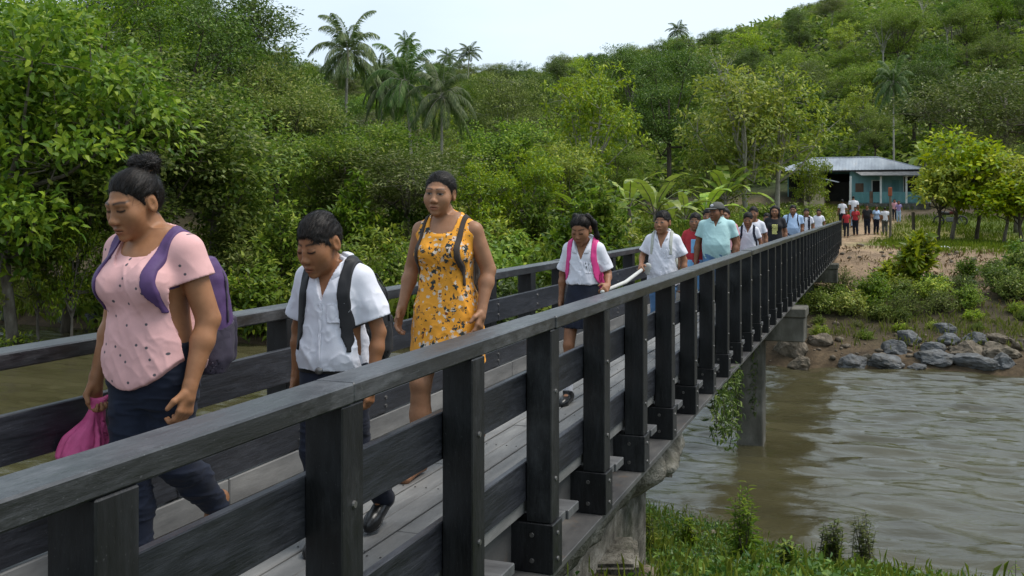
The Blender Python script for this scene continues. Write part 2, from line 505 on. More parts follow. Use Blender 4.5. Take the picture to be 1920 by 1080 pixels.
def side(near):
    xo = XO if near else -3.245
    xi = xo - .145 if near else -3.10
    X0, X1 = min(xo, xi), max(xo, xi)
    # top rail in lengths of two bays, joined over the posts
    y = Y0P - .5 - (0 if near else .4) * PITCH
    y = Y0P + PW / 2 + (0 if near else PITCH) - 2 * PITCH
    while y < Y_END:
        y1 = min(y + 2 * PITCH, Y_END + .1)
        mb = MB()
        dz, dx = rng.uniform(-.004, .004), rng.uniform(-.004, .004)
        mb.box(X0 + dx, X1 + dx, y + .0015, y1 - .0015, .884 + dz, .949 + dz, .006)
        bpart(mb, "top_rail", M_RAIL)
        y = y1
    # boards on the walkway side of the posts
    if near: bx = (-1.725, -1.691); zs = ((.465, .662), (.004, .205))
    else: bx = (-3.096, -3.062); zs = ((.535, .725), (.150, .292))
    for (z0, z1) in zs:
        y = Y0P + PW / 2 - 2 * PITCH - (0 if near else PITCH)
        while y < Y_END:
            y1 = min(y + 4 * PITCH, Y_END)
            mb = MB()
            d = rng.uniform(-.004, .004)
            mb.box(bx[0], bx[1], y + .0015, y1 - .0015, z0 + d, z1 + d, .004)
            bpart(mb, "side_board", M_BOARD)
            y = y1
    # posts: one built with its joist block and bolts, the rest copied
    px0, px1 = (XO - .139, XO - .004) if near else (-3.239, -3.104)
    mb = MB(); mb.box(px0, px1 if near else px1 + .0, 0, PW, -.095 if near else .142, .883, .005)
    post = mb.build("post", M_POST, bridge)
    if near:
        mb = MB(); mb.box(px0 - .32, px1 + .012, -.011, PW + .011, -.345, -.096, .004)
        jb = mb.build("joist_block", M_POST, post)
        bl = [((px1 - .002, PW * .52, z), (px1 + .007, PW * .52, z)) for z in (.566, .12)]
        bl += [((px1 + .010, PW * .5, z), (px1 + .019, PW * .5, z)) for z in (-.155, -.285)]
        bl += [((px1 - .10, -.009, z), (px1 - .10, -.018, z)) for z in (-.155, -.285)]
    else:
        bl = [((bx[1] - .002, PW * .5, z), (bx[1] + .007, PW * .5, z)) for z in (.587, .672, .195, .25)]
    NB = 14
    for (p_, q_) in bl:
        mb = MB(); mb.tube([p_, q_], [.013, .011], 10); mb.build("bolt", M_BOLT, post)
    mb = MB()
    for k in range(NB, NPOST):
        o_ = Vector((0, Y0P + k * PITCH, 0))
        for (p_, q_) in bl: mb.tube([o_ + Vector(p_), o_ + Vector(q_)], [.013, .011], 6)
    tag(bpart(mb, "far_bolts", M_BOLT), kind="stuff")
    kids = list(post.children)
    for k in range(NPOST):
        y = Y0P + k * PITCH
        if k == 0: p = post
        else:
            p = post.copy(); COL.objects.link(p); p.parent = bridge
            for c in kids:
                if k >= NB and c.name.startswith('bolt'): continue
                cc = c.copy(); COL.objects.link(cc); cc.parent = p
        p.location = Vector((rng.uniform(-.003, .003), y, 0)) - BL
    # short ledge boards between the joist blocks, outside the deck
    if near:
        mb = MB()
        for q in range(2):
            y0 = PW + .02 + q * .205
            mb.box(-1.70 - .05, -1.585 + .012 * q, y0, y0 + .195, -.175 - .004 * q, -.125 - .004 * q, .004)
        led = mb.build("ledge_boards", M_LEDGE, bridge)
        for k in range(NPOST):
            p = led if k == 0 else led.copy()
            if k: COL.objects.link(p); p.parent = bridge
            p.location = Vector((0, Y0P + k * PITCH, 0)) - BL
side(True); side(False)
# steel girders under the deck
for x0, x1, fx0, fx1 in ((-1.80, -1.765, -1.82, -1.56), (-3.03, -2.995, -3.20, -2.98)):
    mb = MB()
    mb.box(x0, x1, -4, Y_END, -.345, -.07)
    mb.box(fx0, fx1, -4, Y_END, -.385, -.347, .003)
    bpart(mb, "girder", M_STEEL)

# piers
def pier(y, depth_z, col_w, label, capz=-.39, cap_h=.66, ext=.22):
    z0 = capz - cap_h
    root = empty("bridge_pier", (-2.35, y, depth_z))
    off = Vector((-2.35, y, depth_z))
    tag(root, label, "bridge pier")
    mb = MB()
    x1 = XO + ext; x0 = -3.25 - ext
    # hammerhead cap with a lighter upper course
    mb.box(x0, x1, y - .36, y + .36, z0 + .02, capz - .18, .02)
    mb.box(x0 - .02, x1 + .03, y - .39, y + .39, capz - .18, capz, .02)
    o = mb.build("pier_cap", M_CONC, root); o.location = -off
    mb = MB()
    mb.box(-2.35 - col_w / 2, -2.35 + col_w / 2, y - col_w / 2, y + col_w / 2, depth_z, z0 + .022, .025)
    o = mb.build("pier_column", M_CONC, root); o.location = -off
pier(19.8, WATER_Z - 1.0, .50, "square concrete pier column standing in the river under the bridge")
pier(35.6, land_z(-2.35, 35.6) - .5, .42, "pale concrete pier set in the far dirt bank near the bridge end", ext=.20)

# rubble footing under the second cap
def rock_mesh(name, seed, sub=3, sq=(1, .8, .6), rough=.22):
    import bmesh
    bm = bmesh.new(); bmesh.ops.create_icosphere(bm, subdivisions=sub, radius=1.0)
    V = np.array([v.co[:] for v in bm.verts], np.float32)
    r = np.random.RandomState(seed)
    for _ in range(9):      # facet the stone with random planes
        d = r.normal(size=3); d /= np.linalg.norm(d)
        lim = r.uniform(.62, .9)
        s = V @ d; k = s > lim
        V[k] -= np.outer(s[k] - lim, d)
    V *= 1 + fbm(V[:, 0:1] * 1.6, V[:, 1:2] * 1.6, V[:, 2:3] * 1.6, seed, 4) * rough * .5
    if sub > 2: V *= 1 - .06 * np.abs(fbm(V[:, 0:1] * 4, V[:, 1:2] * 4, V[:, 2:3] * 4, seed + 1, 3))
    V *= np.array(sq, np.float32)
    for v, c in zip(bm.verts, V): v.co = c
    me = bpy.data.meshes.new(name); bm.to_mesh(me); bm.free()
    me.polygons.foreach_set('use_smooth', [sub < 3] * len(me.polygons))
    return me

def abutment():
    root = empty("stone_abutment", (-2.4, 6, -2.6))
    tag(root, "rough rubble stone abutment under the near end of the bridge above the grassy bank", "abutment")
    bm_ = MB()
    X, Z = np.linspace(0, 1, 40), np.linspace(0, 1, 14)
    def wall(p0, p1, z0, z1, n, seed):
        p0, p1 = Vector(p0), Vector(p1); u = (p1 - p0)
        nrm = Vector((u.y, -u.x, 0)).normalized()
        V = []; F = []
        for i, a in enumerate(np.linspace(0, 1, n)):
            for j, b in enumerate(np.linspace(0, 1, 16)):
                q = p0 + u * float(a)
                zz = z0 + (z1 - z0) * float(b)
                w = float(fbm(np.array([q.x * 2.2 + q.y * 2.2]), np.array([zz * 2.6]), np.array([0.]), seed, 3)[0]) * .10
                w += max(0, .35 - b) * -.6
                V.append((q.x + nrm.x * w, q.y + nrm.y * w, zz))
        for i in range(n - 1):
            for j in range(15): F.append((i * 16 + j, (i + 1) * 16 + j, (i + 1) * 16 + j + 1, i * 16 + j + 1))
        bm_.add(V, F)
    wall((-1.72, 3.2, 0), (-1.72, 9.0, 0), -.88, -.40, 60, 2)
    wall((-1.72, 9.0, 0), (-3.05, 9.0, 0), -.88, -.40, 16, 5)
    bm_.box(-2.9, -1.95, 3.0, 8.7, -2.6, -.42)
    wall((-3.05, 9.0, 0), (-3.05, 3.2, 0), -.88, -.40, 20, 7)
    o = bm_.build("stone_wall", M_STONE, root, True); o.location = Vector((2.4, -6, 2.6))
abutment()
import bmesh
bm = bmesh.new(); bmesh.ops.create_cube(bm, size=1.0); bmesh.ops.bevel(bm, geom=bm.edges[:], offset=.06, segments=2, affect='EDGES')
bmesh.ops.subdivide_edges(bm, edges=bm.edges[:], cuts=6, use_grid_fill=True)
for v in bm.verts:
    p = np.array(v.co) * [.62, .60, .42]; nz_ = fbm(p[0:1] * 7, p[1:2] * 7, p[2:3] * 7, 3, 3)[0] * .022
    v.co = Vector(p * (1 + nz_ * 2))
me = bpy.data.meshes.new("concrete_block"); bm.to_mesh(me); bm.free()
o = link_mesh("concrete_block", me, M_STONE); o.rotation_euler = (.05, -.04, .25)
o.location = at(1122, 1082, 7.6); tag(o, "weathered concrete block lying in the grass beside the bridge girder", "concrete block")
# ------------------------------------------------------------------ vegetation
def leaf_mat(name, cols, trans=(.10, .20, .02), rough=.42, tr=.42, var=.6):
    """cols: dark, mid, light leaf colours picked leaf by leaf; each plant gets its own tint"""
    m, n, l, b = new_mat(name)
    g = n.new("ShaderNodeNewGeometry")
    r = ramp(n, [(0.0, cols[0]), (.55, cols[1]), (1.0, cols[2])])
    l.new(g.outputs['Random Per Island'], r.inputs[0])
    oi = n.new("ShaderNodeObjectInfo")
    hs = n.new("ShaderNodeHueSaturation")
    for sock, (a, c) in (('Hue', (.470, .508)), ('Value', (1 - var * .55, 1 + var * .7)), ('Saturation', (.85, 1.08))):
        mr = n.new("ShaderNodeMapRange"); mr.inputs[3].default_value = a; mr.inputs[4].default_value = c
        if sock == 'Value':
            fr = n.new("ShaderNodeMath"); fr.operation = 'FRACT'
            mu = n.new("ShaderNodeMath"); mu.operation = 'MULTIPLY'; mu.inputs[1].default_value = 7.31
            l.new(oi.outputs['Random'], mu.inputs[0]); l.new(mu.outputs[0], fr.inputs[0]); l.new(fr.outputs[0], mr.inputs[0])
        else: l.new(oi.outputs['Random'], mr.inputs[0])
        l.new(mr.outputs[0], hs.inputs[sock])
    l.new(r.outputs[0], hs.inputs['Color'])
    l.new(hs.outputs[0], b.inputs['Base Color'])
    b.inputs['Roughness'].default_value = rough
    b.inputs['Specular IOR Level'].default_value = .28
    tb = n.new("ShaderNodeBsdfTranslucent")
    mx = mix_rgb(n, l, .6, hs.outputs[0], trans)
    l.new(mx, tb.inputs['Color'])
    ms = n.new("ShaderNodeMixShader"); ms.inputs[0].default_value = tr
    l.new(b.outputs[0], ms.inputs[1]); l.new(tb.outputs[0], ms.inputs[2])
    l.new(ms.outputs[0], n['Material Output'].inputs['Surface'])
    return m
L_BIG = leaf_mat("big_leaf", [(0.053, 0.118, 0.014), (0.147, 0.245, 0.023), (0.308, 0.394, 0.036)])
L_DARK = leaf_mat("dark_leaf", [(0.025, 0.060, 0.009), (0.065, 0.127, 0.016), (0.134, 0.205, 0.023)], tr=.25)
L_MID = leaf_mat("mid_leaf", [(0.055, 0.106, 0.012), (0.140, 0.214, 0.020), (0.275, 0.325, 0.034)])
L_OLIVE = leaf_mat("olive_leaf", [(0.059, 0.085, 0.018), (0.130, 0.164, 0.032), (0.216, 0.241, 0.051)], tr=.25)
L_LIGHT = leaf_mat("light_leaf", [(0.082, 0.152, 0.019), (0.196, 0.290, 0.029), (0.408, 0.449, 0.042)], trans=(0.300, 0.375, 0.019), tr=.38)
L_YOUNG = leaf_mat("young_leaf", [(0.083, 0.148, 0.012), (0.200, 0.280, 0.018), (0.415, 0.428, 0.026)], trans=(0.375, 0.413, 0.019), tr=.4)
L_PALM = leaf_mat("palm_leaf", [(.040, .085, .020), (.085, .150, .036), (.17, .22, .075)], rough=.55, tr=.3)
L_BANANA = leaf_mat("banana_leaf", [(0.096, 0.190, 0.024), (0.192, 0.305, 0.038), (0.326, 0.412, 0.066)], trans=(0.300, 0.413, 0.028), rough=.33, tr=.3)
L_GRASS = leaf_mat("grass_blades", [(0.055, 0.095, 0.012), (0.122, 0.185, 0.021), (0.232, 0.261, 0.045)], trans=(0.300, 0.350, 0.028), tr=.35)
L_WEED = leaf_mat("weed_leaf", [(.018, .045, .010), (.050, .095, .018), (.13, .19, .035)], tr=.3)
L_DRY = leaf_mat("dry_stems", [(0.154, 0.099, 0.032), (0.307, 0.199, 0.066), (0.230, 0.229, 0.044)], trans=(0.300, 0.250, 0.048), tr=.2)
M_BARK = nmat("grey_bark", [(.25, (.075, .062, .048)), (.55, (.17, .15, .12)), (.8, (.30, .28, .235))], scale=5, sc=(1, 1, .35), rough=.9, bump=.5, bscale=16, spec=.15)
M_BARK2 = nmat("dark_bark", [(.25, (.035, .03, .022)), (.6, (.09, .075, .055)), (.85, (.15, .13, .10))], scale=5, sc=(1, 1, .35), rough=.9, bump=.5, bscale=16, spec=.15)
M_PALEBARK = nmat("pale_bark", [(.25, (.20, .18, .145)), (.6, (.34, .32, .27)), (.85, (.48, .46, .40))], scale=6, sc=(1, 1, .5), rough=.85, bump=.3, spec=.2)

class Leaves:
    def __init__(s): s.V = []; s.L = []; s.C = []; s.n = 0
    def add(s, P, D, N, L, W, droop=.15, shape=6):
        """leaf blades: base points P, directions D, face normals N (arrays n x 3)"""
        n = len(P)
        if n == 0: return
        D = D / np.maximum(np.linalg.norm(D, axis=1, keepdims=True), 1e-6)
        S = np.cross(D, N); S /= np.maximum(np.linalg.norm(S, axis=1, keepdims=True), 1e-6)
        N = np.cross(S, D)
        L = np.broadcast_to(np.asarray(L, np.float32), (n,))[:, None]; W = np.broadcast_to(np.asarray(W, np.float32), (n,))[:, None]
        if shape == 6:
            pts = [P, P + D * L * .32 + S * W * .5 + N * L * .05, P + D * L * .7 + S * W * .42 - N * L * droop * .4, P + D * L - N * L * droop * 1.3,
                   P + D * L * .7 - S * W * .42 - N * L * droop * .4, P + D * L * .32 - S * W * .5 + N * L * .05]
            k = 6
        else:
            pts = [P, P + D * L * .45 + S * W * .5, P + D * L - N * L * droop, P + D * L * .45 - S * W * .5]; k = 4
        V = np.stack(pts, 1).reshape(-1, 3)
        s.V.append(V.astype(np.float32)); s.L.append(np.arange(n * k) + s.n); s.C.append(np.full(n, k)); s.n += n * k
    def strip(s, pts, side, widths):
        """one long blade along pts"""
        pts = np.asarray(pts, np.float32); side = np.asarray(side, np.float32); w = np.asarray(widths, np.float32)[:, None] * .5
        A = pts - side * w; B = pts + side * w
        m = len(pts); V = np.concatenate([A, B])
        i = np.arange(m - 1)
        F = np.stack([i, i + 1, i + 1 + m, i + m], 1)
        s.V.append(V); s.L.append(F.ravel() + s.n); s.C.append(np.full(m - 1, 4)); s.n += 2 * m
    def mesh(s, name):
        return np_mesh(name, np.concatenate(s.V), np.concatenate(s.L), np.concatenate(s.C), False)


def clump_leaves(lv, r, C, O, rad, per, L, W, shape=6, droop=.25, up=.6, flat=.7):
    """fill clumps at C (outward dirs O) with rosettes of leaves"""
    n = len(C)
    idx = np.repeat(np.arange(n), per)
    m = len(idx)
    off = unit(r.normal(size=(m, 3))) * (r.rand(m, 1) ** .5)
    off[:, 2] *= flat
    P = C[idx] + off * rad
    D = unit(off * 1.0 + O[idx] * .5 + r.normal(size=(m, 3)) * .45 + np.array([0, 0, -.15]))
    N = unit(np.array([0, 0, 1.0]) * up + O[idx] * .5 + r.normal(size=(m, 3)) * .35)
    sc = r.uniform(.7, 1.2, m)
    lv.add(P, D, N, L * sc, W * sc, droop, shape)

def tree_mesh(seed, height=9.0, crown_r=3.2, crown_h=5.5, fork=.35, lobes=9, clumps=260, per=26, L=.32, W=.14, clump_r=.5, limb_r=.16,
              layered=False, airy=0.0, shape=6, trunk_lean=.4, inner=.25):
    """returns trunk mesh builder and crown mesh: limbs reach out to leafy lobes of different sizes"""
    r = np.random.RandomState(seed); mb = MB(); lv = Leaves()
    top = height; base_c = height - crown_h
    fork_z = max(height * fork, base_c * .8)
    lean = r.normal(size=2) * trunk_lean
    tr = [(0, 0, -.4), (lean[0] * .25, lean[1] * .25, fork_z * .45), (lean[0] * .6, lean[1] * .6, fork_z), (lean[0], lean[1], base_c + crown_h * .55)]
    mb.tube(tr, [limb_r * 1.35, limb_r * 1.05, limb_r * .9, limb_r * .35], 8)
    Cs, Os = [], []
    for i in range(lobes):
        a = 2 * math.pi * (i * .618 + r.uniform(-.08, .08))
        if layered:
            t = (i + .5) / lobes
            z = base_c + crown_h * (.15 + .8 * t); rad = crown_r * (1.05 - .55 * t) * r.uniform(.35, 1.0)
            lr = np.array([crown_r * .55, crown_r * .55, crown_h * .085]) * r.uniform(.8, 1.25)
        else:
            t = r.uniform(.05, 1.0)
            z = base_c + crown_h * (.12 + .74 * t); prof = math.sin(math.pi * (.18 + .72 * t)) ** .7
            rad = crown_r * prof * r.uniform(.25, .78)
            q = r.uniform(.30, .52)
            lr = np.array([crown_r * q * 1.1, crown_r * q * 1.1, crown_h * q * .55])
        c = np.array([lean[0] + math.cos(a) * rad, lean[1] + math.sin(a) * rad, z])
        # the limb
        j = np.array(tr[2]) + (np.array(tr[3]) - np.array(tr[2])) * r.uniform(0, .55) * (0 if z < tr[2][2] + .5 else 1)
        mid = j * .45 + c * .55 + np.array([0, 0, -.12 * crown_h * r.rand()]) + r.normal(size=3) * .15
        mb.tube([j, mid, c], [limb_r * .5, limb_r * .32, limb_r * .12], 6, False)
        nc = max(6, int(clumps / lobes * (lr[0] / (crown_r * .45)) ** 1.5))
        d = unit(r.normal(size=(nc, 3)))
        if not layered: d[:, 2] = np.where(d[:, 2] < -.35, -d[:, 2] * .6, d[:, 2])
        s = np.where(r.rand(nc, 1) < inner, r.uniform(.3, .8, (nc, 1)), r.uniform(.82, 1.12, (nc, 1)))
        C = c + d * lr * s
        if airy: keep = r.rand(nc) > airy; C = C[keep]; d = d[keep]
        for k in range(0, len(C), 3 if airy else 5):
            mb.tube([c + (C[k] - c) * .15, c + (C[k] - c) * .6 + r.normal(size=3) * .08, C[k]], [limb_r * .14, limb_r * .09, limb_r * .04], 4, False)
        Cs.append(C); Os.append(unit(d + np.array([0, 0, .35])))
    clump_leaves(lv, r, np.concatenate(Cs), np.concatenate(Os), clump_r, per, L, W, shape)
    return mb, lv

PROTO = {}
def proto_tree(key, bark, leaf, name="tree", trunk="trunk", **kw):
    mb, lv = tree_mesh(**kw)
    PROTO[key] = dict(name=name, parts=[(trunk, mb, bark), ("crown", lv, leaf)], h=kw.get('height', 9.0), meshes=None)

def place(key, x, y, z, s, rz, label, cat, group=None, sz=1.0, name=None, tilt=None):
    p = PROTO[key]
    root = empty(name or p['name'], (x, y, z), rz)
    root.scale = (s, s, s * sz)
    if tilt: root.rotation_euler = (tilt[0], tilt[1], rz)
    if p['meshes'] is None:
        p['meshes'] = []
        for (pn, geo, mat) in p['parts']:
            if isinstance(geo, MB): o = geo.build(pn, mat, root, True); me = o.data
            else: me = geo.mesh(pn); o = link_mesh(pn, me, mat, root)
            p['meshes'].append((pn, me))
    else:
        for (pn, me) in p['meshes']:
            link_mesh(pn, me, None, root)
    tag(root, label, cat, group)
    return root

# --- broadleaf kinds
proto_tree('bigleaf', M_BARK, L_BIG, seed=11, height=11, crown_r=4.6, crown_h=9.0, lobes=15, clumps=520, per=26, L=.29, W=.13, clump_r=.62, limb_r=.17, fork=.25)
proto_tree('bigleaf_b', M_BARK2, L_BIG, seed=12, height=12, crown_r=4.2, crown_h=9.8, lobes=16, clumps=560, per=26, L=.26, W=.12, clump_r=.6, limb_r=.17, fork=.22)
proto_tree('dark', M_BARK2, L_DARK, seed=21, height=13, crown_r=4.8, crown_h=9, lobes=13, clumps=500, per=30, L=.25, W=.12, clump_r=.62, limb_r=.22, shape=4)
proto_tree('dark_b', M_BARK, L_DARK, seed=22, height=15, crown_r=4.6, crown_h=9, lobes=11, clumps=430, per=30, L=.25, W=.12, clump_r=.66, limb_r=.22, shape=4)
proto_tree('mid', M_BARK, L_MID, seed=31, height=11, crown_r=4.4, crown_h=8, lobes=12, clumps=450, per=30, L=.25, W=.115, clump_r=.6, limb_r=.18, shape=4)
proto_tree('mid_b', M_BARK2, L_MID, seed=32, height=12, crown_r=4.9, crown_h=8, lobes=13, clumps=450, per=30, L=.25, W=.115, clump_r=.6, limb_r=.18, shape=4)
proto_tree('olive', M_BARK, L_OLIVE, seed=41, height=11, crown_r=4.8, crown_h=7.5, lobes=12, clumps=430, per=30, L=.23, W=.095, clump_r=.6, limb_r=.18, shape=4)
proto_tree('umbrella', M_PALEBARK, L_OLIVE, name="umbrella_tree", seed=51, height=12, crown_r=5.4, crown_h=6.5, lobes=14, clumps=620, per=20, L=.24, W=.11, clump_r=.5, limb_r=.16, layered=True, shape=4, fork=.4)
proto_tree('airy', M_PALEBARK, L_LIGHT, seed=61, height=10, crown_r=3.9, crown_h=7.2, lobes=17, clumps=560, per=15, L=.30, W=.13, clump_r=.36, limb_r=.17, airy=.45, fork=.3, inner=.45)
proto_tree('airy_b', M_BARK, L_LIGHT, seed=62, height=9, crown_r=3.2, crown_h=7.4, lobes=15, clumps=480, per=15, L=.27, W=.12, clump_r=.36, limb_r=.12, airy=.38, fork=.25, inner=.4)
proto_tree('young', M_BARK, L_YOUNG, name="young_tree", seed=71, height=5.6, crown_r=2.2, crown_h=4.0, lobes=11, clumps=260, per=13, L=.30, W=.15, clump_r=.36, limb_r=.10, airy=.1, fork=.28)
proto_tree('young_b', M_BARK2, L_YOUNG, name="young_tree", seed=72, height=5.2, crown_r=2.4, crown_h=3.7, lobes=10, clumps=260, per=13, L=.32, W=.15, clump_r=.36, limb_r=.10, airy=.1, fork=.28)

def gaunt(seed):
    r = np.random.RandomState(seed); mb = MB(); lv = Leaves()
    mb.tube([(0, 0, -.3), (.2, .1, 5), (.1, 0, 9.5)], [.22, .17, .12], 8)
    C = []
    for i in range(9):
        a = i * 2.4; z0 = 7.5 + (i % 3) * .9
        e = np.array([math.cos(a) * r.uniform(1.4, 3), math.sin(a) * r.uniform(1.4, 3), r.uniform(11.5, 14.5)])
        mid = np.array([e[0] * .45, e[1] * .45, (z0 + e[2]) * .5 + .2])
        mb.tube([(.1, 0, z0), mid, e], [.10, .07, .03], 6, False)
        for k in range(9): C.append(e + r.normal(size=3) * np.array([.75, .75, .5]))
    C = np.array(C)
    clump_leaves(lv, r, C, unit(C - np.array([0, 0, 11])), .42, 13, .26, .12, 4)
    return mb, lv
g = gaunt(5)
PROTO['gaunt'] = dict(name="tall_tree", parts=[("trunk", g[0], M_PALEBARK), ("crown", g[1], L_OLIVE)], h=14, meshes=None)

# --- palms
def palm(seed, height, nf=22, fl=4.4, trunk_r=.16, bare=False):
    r = np.random.RandomState(seed); mb = MB(); lv = Leaves(); cn = MB()
    bend = r.uniform(-.9, .9, 2)
    pts = [(bend[0] * (t ** 2), bend[1] * (t ** 2), height * t - .4 * (1 - t)) for t in np.linspace(0, 1, 7)]
    mb.tube(pts, [trunk_r * (1.25 - .45 * t) for t in np.linspace(0, 1, 7)], 8)
    top = np.array(pts[-1])
    for i in range(nf):
        a = i * 2.399 + r.uniform(-.15, .15)
        el = math.radians(82 - 105 * (i / nf) ** .9 + r.uniform(-6, 6))
        ln = fl * r.uniform(.85, 1.1)
        h = np.array([math.cos(a), math.sin(a), 0])
        m = 13; P = [top.copy()]; ang = el
        for k in range(m):
            ang -= math.radians(4.0 + 5.5 * k / m) * (1.0 if el > 0 else .55)
            P.append(P[-1] + (h * math.cos(ang) + np.array([0, 0, 1]) * math.sin(ang)) * ln / m)
        P = np.array(P)
        mb.tube(P[::3], [.035, .028, .02, .012, .006][:len(P[::3])], 4, False)
        T = unit(np.gradient(P, axis=0))
        side = np.cross(T, np.array([0, 0, 1.0])); side = unit(side)
        nn = 64
        tt = np.linspace(.10, .99, nn) * m; i0 = np.clip(tt.astype(int), 0, m - 1); f = (tt - i0)[:, None]
        B = P[i0] * (1 - f) + P[i0 + 1] * f; Tb = T[i0]; Sb = side[i0]
        w = np.sin(np.pi * np.clip(np.linspace(.16, 1.0, nn), 0, 1)) ** .6
        for sg in (-1, 1):
            D = unit(Sb * sg + Tb * .75 + np.array([0, 0, -.45]) + r.normal(size=(nn, 3)) * .08)
            N = unit(np.cross(D, Tb * sg) * 1.0 + r.normal(size=(nn, 3)) * .15)
            lv.add(B, D, N, fl * .22 * w + .08, .075, .25, 4)
    parts = [("trunk", mb, M_PALEBARK), ("fronds", lv, L_PALM)]
    if not bare:
        for k in range(7):
            a = k * .9; c = top + np.array([math.cos(a) * .26, math.sin(a) * .26, -.30 - .1 * (k % 3)])
            cn.tube([c + np.array([0, 0, .15]), c + np.array([0, 0, .07]), c - np.array([0, 0, .05]), c - np.array([0, 0, .14])], [.03, .11, .12, .04], 8)
        parts.append(("coconuts", cn, nmat("coconut_husk", [(.3, (.16, .15, .04)), (.7, (.30, .24, .06))], scale=5, rough=.5, bump=0) if 'coco' not in PROTO else PROTO['coco']))
        PROTO.setdefault('coco', parts[-1][2])
    return parts
PROTO['palm_a'] = dict(name="coconut_palm", parts=palm(1, 11, 24, 4.3), h=11, meshes=None)
PROTO['palm_b'] = dict(name="coconut_palm", parts=palm(2, 9, 22, 4.3), h=9, meshes=None)
PROTO['palm_c'] = dict(name="palm_tree", parts=palm(3, 8, 26, 3.6, .13, True), h=8, meshes=None)

# --- banana plants
def banana(seed, n=9, ln=2.6, h0=1.6):
    r = np.random.RandomState(seed); mb = MB(); lv = Leaves()
    mb.tube([(0, 0, -.2), (.03, 0, h0 * .5), (0, .03, h0), (0, 0, h0 + .5)], [.14, .12, .09, .04], 8)
    for i in range(n):
        a = i * 2.4 + r.uniform(-.2, .2); el = math.radians(86 - 62 * (i / n) + r.uniform(-5, 5)); l_ = ln * r.uniform(.75, 1.1)
        h = np.array([math.cos(a), math.sin(a), 0]); P = [np.array([0, 0, h0 + .25])]; ang = el; m = 14
        for k in range(m):
            ang -= math.radians(3 + 6.5 * (k / m) * (1 + .8 * i / n))
            P.append(P[-1] + (h * math.cos(ang) + np.array([0, 0, math.sin(ang)])) * l_ / m)
        P = np.array(P); T = unit(np.gradient(P, axis=0)); S = unit(np.cross(T, np.array([0, 0, 1.0]) + h * .01)); U = np.cross(S, T)
        mb.tube(P[::4], [.03, .022, .014, .006], 5, False)
        t = np.linspace(0, 1, m + 1); w = np.where(t < .18, 0.02, np.sin(np.pi * np.clip((t - .18) / .82, 0, 1) ** .7) ** .55 * .105 * l_)
        w[-1] = .02
        # two halves, torn into strips here and there
        for sg in (-1, 1):
            k = 2
            while k < m:
                k2 = min(m, k + r.randint(1, 5))
                dr = r.uniform(.05, .55)
                for q in range(k, k2):
                    a0, a1 = P[q], P[q + 1]
                    o0 = a0 + S[q] * sg * w[q] - U[q] * w[q] * (dr - .35) ; o1 = a1 + S[q + 1] * sg * w[q + 1] * .99 - U[q + 1] * w[q + 1] * (dr - .35)
                    lv.V.append(np.array([a0, a1, o1, o0], np.float32)); lv.L.append(np.arange(4) + lv.n); lv.C.append(np.array([4])); lv.n += 4
                k = k2
    return [("stem", mb, M_BARK), ("leaves", lv, L_BANANA)]
PROTO['banana_a'] = dict(name="banana_plant", parts=banana(1, 10, 2.9, 1.5), h=3, meshes=None)
PROTO['banana_b'] = dict(name="banana_plant", parts=banana(2, 8, 2.4, 1.1), h=3, meshes=None)

# --- bushes: leafy sprays on arching stems
def bush(seed, rad=1.3, h=1.7, stems=26, L=.20, W=.085, shape=6, spread=1.0, leaves=34, stiff=.5):
    r = np.random.RandomState(seed); mb = MB(); lv = Leaves()
    for i in range(stems):
        a = r.uniform(0, 2 * math.pi); q = r.uniform(.05, 1) ** .6
        e = np.array([math.cos(a) * rad * q * spread, math.sin(a) * rad * q * spread, h * (1.05 - .65 * q ** 2) * r.uniform(.75, 1.15)])
        b0 = np.array([e[0] * .15, e[1] * .15, -.1]); mid = np.array([e[0] * .5, e[1] * .5, e[2] * (.75 + .1 * r.rand())])
        mb.tube([b0, mid, e], [.02, .014, .006], 5, False)
        tt = r.uniform(.25, 1.05, leaves)[:, None]
        B = (1 - tt) ** 2 * b0 + 2 * tt * (1 - tt) * mid + tt ** 2 * e + r.normal(size=(leaves, 3)) * .10 * rad
        out = unit(e * np.array([1, 1, .3]))
        D = unit(r.normal(size=(leaves, 3)) * .8 + out * .7 + np.array([0, 0, .15]))
        N = unit(np.array([0, 0, 1.0]) + out * .4 + r.normal(size=(leaves, 3)) * .4)
        s = r.uniform(.6, 1.25, leaves)
        lv.add(B, D, N, L * s, W * s, .25, shape)
    return [("stems", mb, M_BARK2), ("foliage", lv, None)]
def mk_bush(key, leaf, name="bush", **kw):
    p = bush(**kw); p[1] = (p[1][0], p[1][1], leaf)
    PROTO[key] = dict(name=name, parts=p, h=kw.get('h', 1.7), meshes=None)
mk_bush('bush_mid', L_MID, seed=1, stems=46, leaves=46, L=.20, W=.08)
mk_bush('bush_light', L_LIGHT, seed=2, stems=44, leaves=44, L=.22, W=.08)
mk_bush('bush_dark', L_DARK, seed=3, stems=46, leaves=46, L=.20, W=.09)
mk_bush('bush_big', L_BIG, seed=4, stems=40, leaves=40, L=.28, W=.12, rad=1.4, h=2.0)
mk_bush('bush_tall', L_MID, seed=5, stems=44, leaves=60, L=.24, W=.09, rad=1.1, h=3.0)
mk_bush('bush_young', L_YOUNG, seed=6, stems=24, leaves=34, L=.34, W=.15, rad=.8, h=1.5)
mk_bush('bush_olive', L_OLIVE, seed=7, stems=46, leaves=50, L=.16, W=.05, shape=4)

